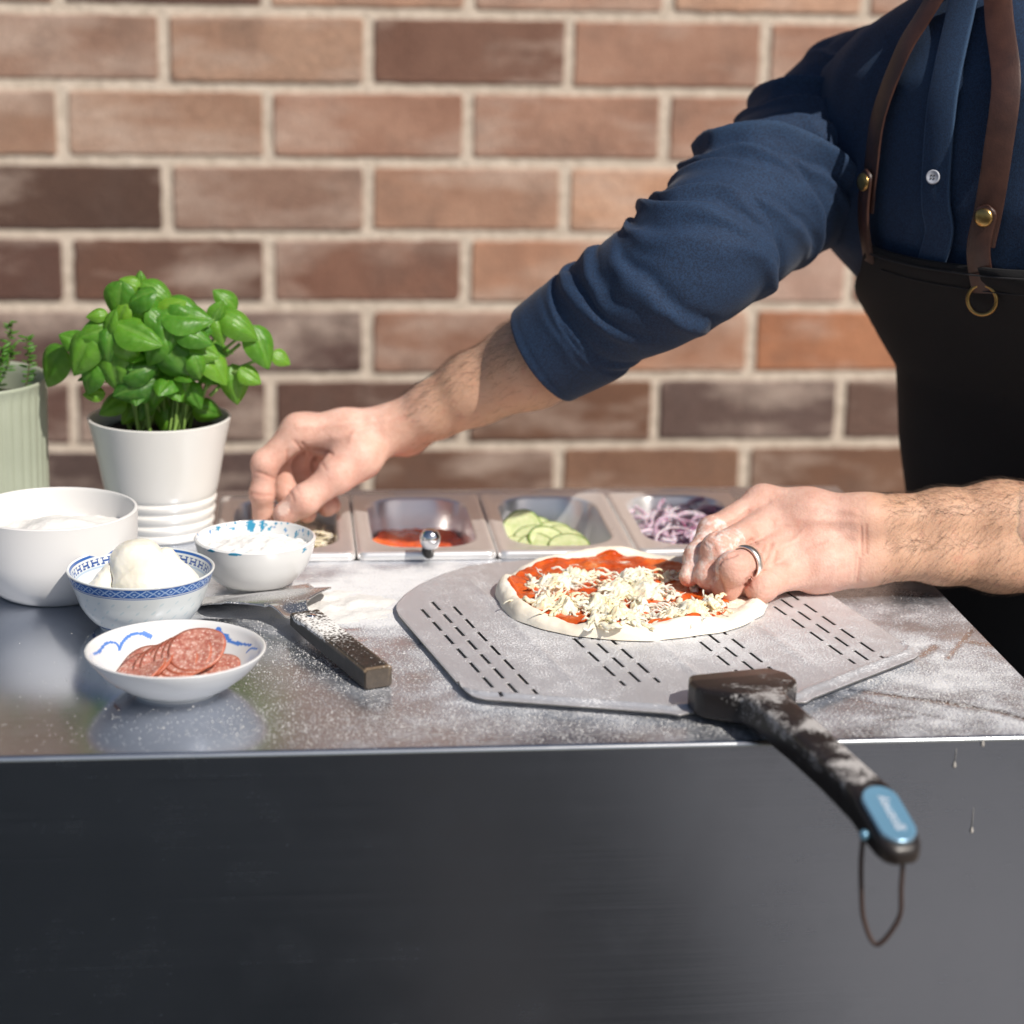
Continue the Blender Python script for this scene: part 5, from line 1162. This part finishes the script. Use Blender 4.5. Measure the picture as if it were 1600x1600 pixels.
def surf_strip(name, path, hw, th, mat, parent, off=.002, nseg=24, round_end=False, wid=None):
    """a strap lying on the trunk along (theta,z) path"""
    P = [torso(t_, z_, off) for t_, z_ in path]; P = crv(P, max(2, nseg//max(1, len(path)-1))); V = []; F = []
    m = len(P)
    for k, p in enumerate(P):
        t_ = (P[min(k+1, m-1)]-P[max(k-1, 0)]).normalized(); cz = Vector((np.interp(p.z, TZ, [c[0] for c in TC]), np.interp(p.z, TZ, [c[1] for c in TC]), p.z)); nn = (p-cz).normalized(); sd = t_.cross(nn).normalized(); nn = sd.cross(t_).normalized(); nn = nn if (p-cz).dot(nn) > 0 else -nn
        w = hw if wid is None else wid(k/(m-1))
        for a, b in ((-1, 0), (-1, .7), (-.85, 1), (.85, 1), (1, .7), (1, 0)): V.append(tuple(p+sd*w*a+nn*th*b))
    F = grid_faces(6, m, True)+[tuple(range(5, -1, -1)), tuple(range((m-1)*6, m*6))]
    o = mesh(name, V, F, mat, parent); o.data.set_sharp_from_angle(angle=math.radians(50)); return o
# placket, stitching and button
pp = [tfind(1459, y_, .0045) for y_ in (268, 315, 362, 408)]
pk = surf_strip('placket', [(pp[0][0]*3-pp[1][0]*2, .425), (pp[0][0]*2-pp[1][0], .36)]+pp, .0118, .0026, M['denim'], shirt, .0045, 60)
pw = [0.]*len(pk.data.vertices)
for k in range(len(pw)//6): pw[6*k+1] = pw[6*k+4] = 1.6; pw[6*k+2] = pw[6*k+3] = .25
attr(pk, 'worn_or_lit', pw)
M['thread'] = simple('pale_thread', (.10, .13, .18), .7)
def button(px, py, r=.0052, nm='button'):
    t_, z_ = tfind(px, py, .009); p = torso(t_, z_, .0092); q = Vector((-.62, -.76, .15)).normalized().to_track_quat('Z', 'Y'); B = MB()
    V, F = lathe([(r*.9, 0), (r, .0004), (r, .0013), (r*.88, .0018), (r*.75, .0013), (r*.05, .0012)], 32, (0, 0, 0), False); V = [tuple(p+q @ Vector(v)) for v in V]; B.add(V, F, 0)
    for dx, dy in ((1, 1), (1, -1), (-1, 1), (-1, -1)):
        V, F = lathe([(.0006, .0010), (.0006, .0016), (.0001, .0016)], 8, (dx*.0011, dy*.0011, 0), False); B.add([tuple(p+q @ Vector(v)) for v in V], F, 1)
    B.build(nm, [simple('button_grey', (.42, .44, .50), .35, var=.08), M['dark']], shirt)
button(1457, 277)
# pocket flap edge
V, F = tube_vf(crv([torso(*tfind(1575, 437, .004), .004), torso(*tfind(1600, 446, .004), .004), torso(math.radians(35), .190, .005)], 6), .0009, 6); mesh('pocket_seam', V, F, M['thread'], shirt)
V = []
for dr, z in ((.0, .418), (.004, .425), (.010, .445), (.008, .462), (.005, .462), (.004, .440)):
    for k in range(64):
        a = 2*math.pi*k/64; V.append((.546+(.061+dr)*math.cos(a), 1.605+(.061+dr)*math.sin(a), z-.012*math.cos(a-math.radians(217))))
attr(mesh('collar', V, grid_faces(64, 6, True), M['denim'], shirt), 'worn_or_lit', [.2]*len(V))
# --- apron
t = NT('apron'); w = t.noise(900, 2); t.P(Base_Color=t.ramp(w, [(.3, (.0030, .0030, .0040)), (.7, (.0065, .0065, .008))]), Roughness=.9, Normal=t.bump(w, .25, .0005)); M['apron'] = t.m
def apron():
    t1, z1 = tfind(1372, 402, .006); t2, z2 = tfind(1462, 415, .006); V = []; na_, nz_ = 80, 90
    ztop = z2; hb = max(math.radians(12), t1-math.radians(90)); hr = math.radians(31)
    for j in range(nz_):
        q = j/(nz_-1); z = ztop+.004+(-.58-ztop)*q
        half = hb+(math.radians(82)-hb)*min(1, max(0, (ztop-z)/.085))**1.1
        for i in range(na_):
            u = i/(na_-1)*2-1; hf_ = half if u > 0 else hr+(math.radians(82)-hr)*max(0, half-hb)/(math.radians(82)-hb); th = math.radians(90)+u*hf_; tz = z+.004*u*u*(q < .02)
            zz_ = max(tz, -.44); p = torso(th, zz_, .009+.003*mnoise.noise(Vector((u*3, z*9, 1)))+(.012 if tz < -.1 else 0)); V.append((p.x, p.y, tz))
    o = mesh('apron', V, grid_faces(na_, nz_), M['apron'], person); sm = o.modifiers.new('t', 'SOLIDIFY'); sm.thickness = .002; sm.offset = 1
    for dz, rr in ((.0025, .0007), (.0145, .0005)):
        P = [torso(math.radians(90)+u*(hb if u > 0 else hr)*.96, ztop+.004*u*u-dz, .0125) for u in np.linspace(-1, 1, 40)]; V, F = tube_vf(P, rr, 5); mesh('hem_seam', V, F, simple('apron_thread', (.02, .02, .022), .8), o)
    return o
ap = apron()
t = NT('leather'); n = t.noise(60, 4); t.P(Base_Color=t.ramp(n, [(.3, (.032, .013, .010)), (.7, (.062, .026, .018))]), Roughness=.42, Normal=t.bump(t.noise(700, 3), .3, .0004)); M['leather'] = t.m
M['brass'] = simple('aged_brass', (.42, .27, .10), .3, 1., .15)
def strap(px_top, px_bot, hw, ring_):
    tt, zt = tfind(*px_top, .010); tb2, zb2 = tfind(*px_bot, .010); dth = (tt-tb2)
    surf_strip('strap', [(tb2+dth*.55, zb2+(zt-zb2)*.55), (tt, zt), (tt+dth*.3, zt+.04), (tt+dth*.5, min(.40, zt+.085)), (tt+dth*.6, .408), (tt+dth*.7, .430)], hw*1.15, .002, M['leather'], ap, .007, 24)
    tab = surf_strip('strap_tab', [(tb2, zb2), ((tt+tb2)/2, (zt+zb2)/2), (tt, zt)], hw, .0024, M['leather'], ap, .0105, 24, wid=lambda q: hw*math.sqrt(max(.02, 1-max(0, (q-.88)/.12)**2))*(.94+.06*(1-q)))
    q = .86; rt, rz = tb2+dth*q, zb2+(zt-zb2)*q; p = torso(rt, rz, .0132); c0 = torso(rt, rz, -.02); qn = (p-c0).normalized().to_track_quat('Z', 'Y')
    V, F = lathe([(.0068, 0), (.0068, .0008), (.0055, .0018), (.0030, .0024), (.0001, .0026)], 28, (0, 0, 0), False); mesh('rivet', [tuple(p+qn @ Vector(v)) for v in V], F, M['brass'], tab)
    if ring_:
        p = torso(tb2, zb2, .0125)-Vector((0, 0, .0035)); pts = []
        for k in range(33): a = 2*math.pi*k/32; pts.append(p+qn @ Vector((.0108*math.cos(a), .0108*math.sin(a)-.002, .001)))
        V, F = tube_vf(pts, .0015, 8, cap=False); mesh('metal_ring', V, F, M['brass'], tab)
strap((1545, 318), (1535, 452), .0088, True); strap((1352, 268), (1362, 404), .0078, False)
# legs and shoes
B = MB()
for s, x, y in ((-1, .70, 1.57), (1, .78, 1.71)):
    V, F = tube_vf(crv([(x, y, -.36), (x+.0, y, -.55), (x+.01, y, -.72), (x+.015, y, -.855)], 5), [.095, .09, .085, .08, .075, .07, .068, .066, .064, .062, .06, .06, .06, .06, .06, .06][:16], 28); B.add(V, F)
B.build('trousers', simple('dark_trousers', (.02, .022, .03), .85), person)
for x, y in ((.70, 1.57), (.78, 1.71)): 
    f = Field((x-.30, y-.24, -.92), (x+.12, y+.12, -.80), .006); D = f.new(); f.chain(D, [(x+.03, y+.02, -.866), (x-.06, y-.05, -.868), (x-.15, y-.115, -.874)], [.042, .038, .026], .02); V, F = f.mesh(D); V[:, 2] = np.maximum(V[:, 2], -.899); mesh('shoe', V, F, M['dark'], person)

# strands of cheese held in the fingers of the ringed hand
M['drip'] = simple('dried_batter', (.42, .40, .37), .7)
# drips on the front panel
for k, (px, py, ln, lb) in enumerate(((1491, 1196, 26, 'longer upper white drip on the front panel, left of the short one'), (1535, 1163, 9, 'short white drip just under the counter edge at the right'), (1518, 1298, 36, 'lowest white drip on the front panel at the right'))):
    a = at(px, py, YF); b = at(px+3, py-ln, YF); B = MB(); V, F = tube_vf([b+Vector((0, -.0002, 0)), a.lerp(b, .4)+Vector((0, -.0003, 0)), a], [.0004, .0006, .0007], 6, .3); B.add(V, F)
    V, F = lathe([(.0001, -.0016), (.0009, -.0010), (.0011, 0), (.0007, .0016), (.0002, .0030)], 12, a-Vector((0, .0004, 0)), False); B.add(V, F); tag(B.build('drip', M['drip']), lb, 'drip', 'dried drips on the front panel')
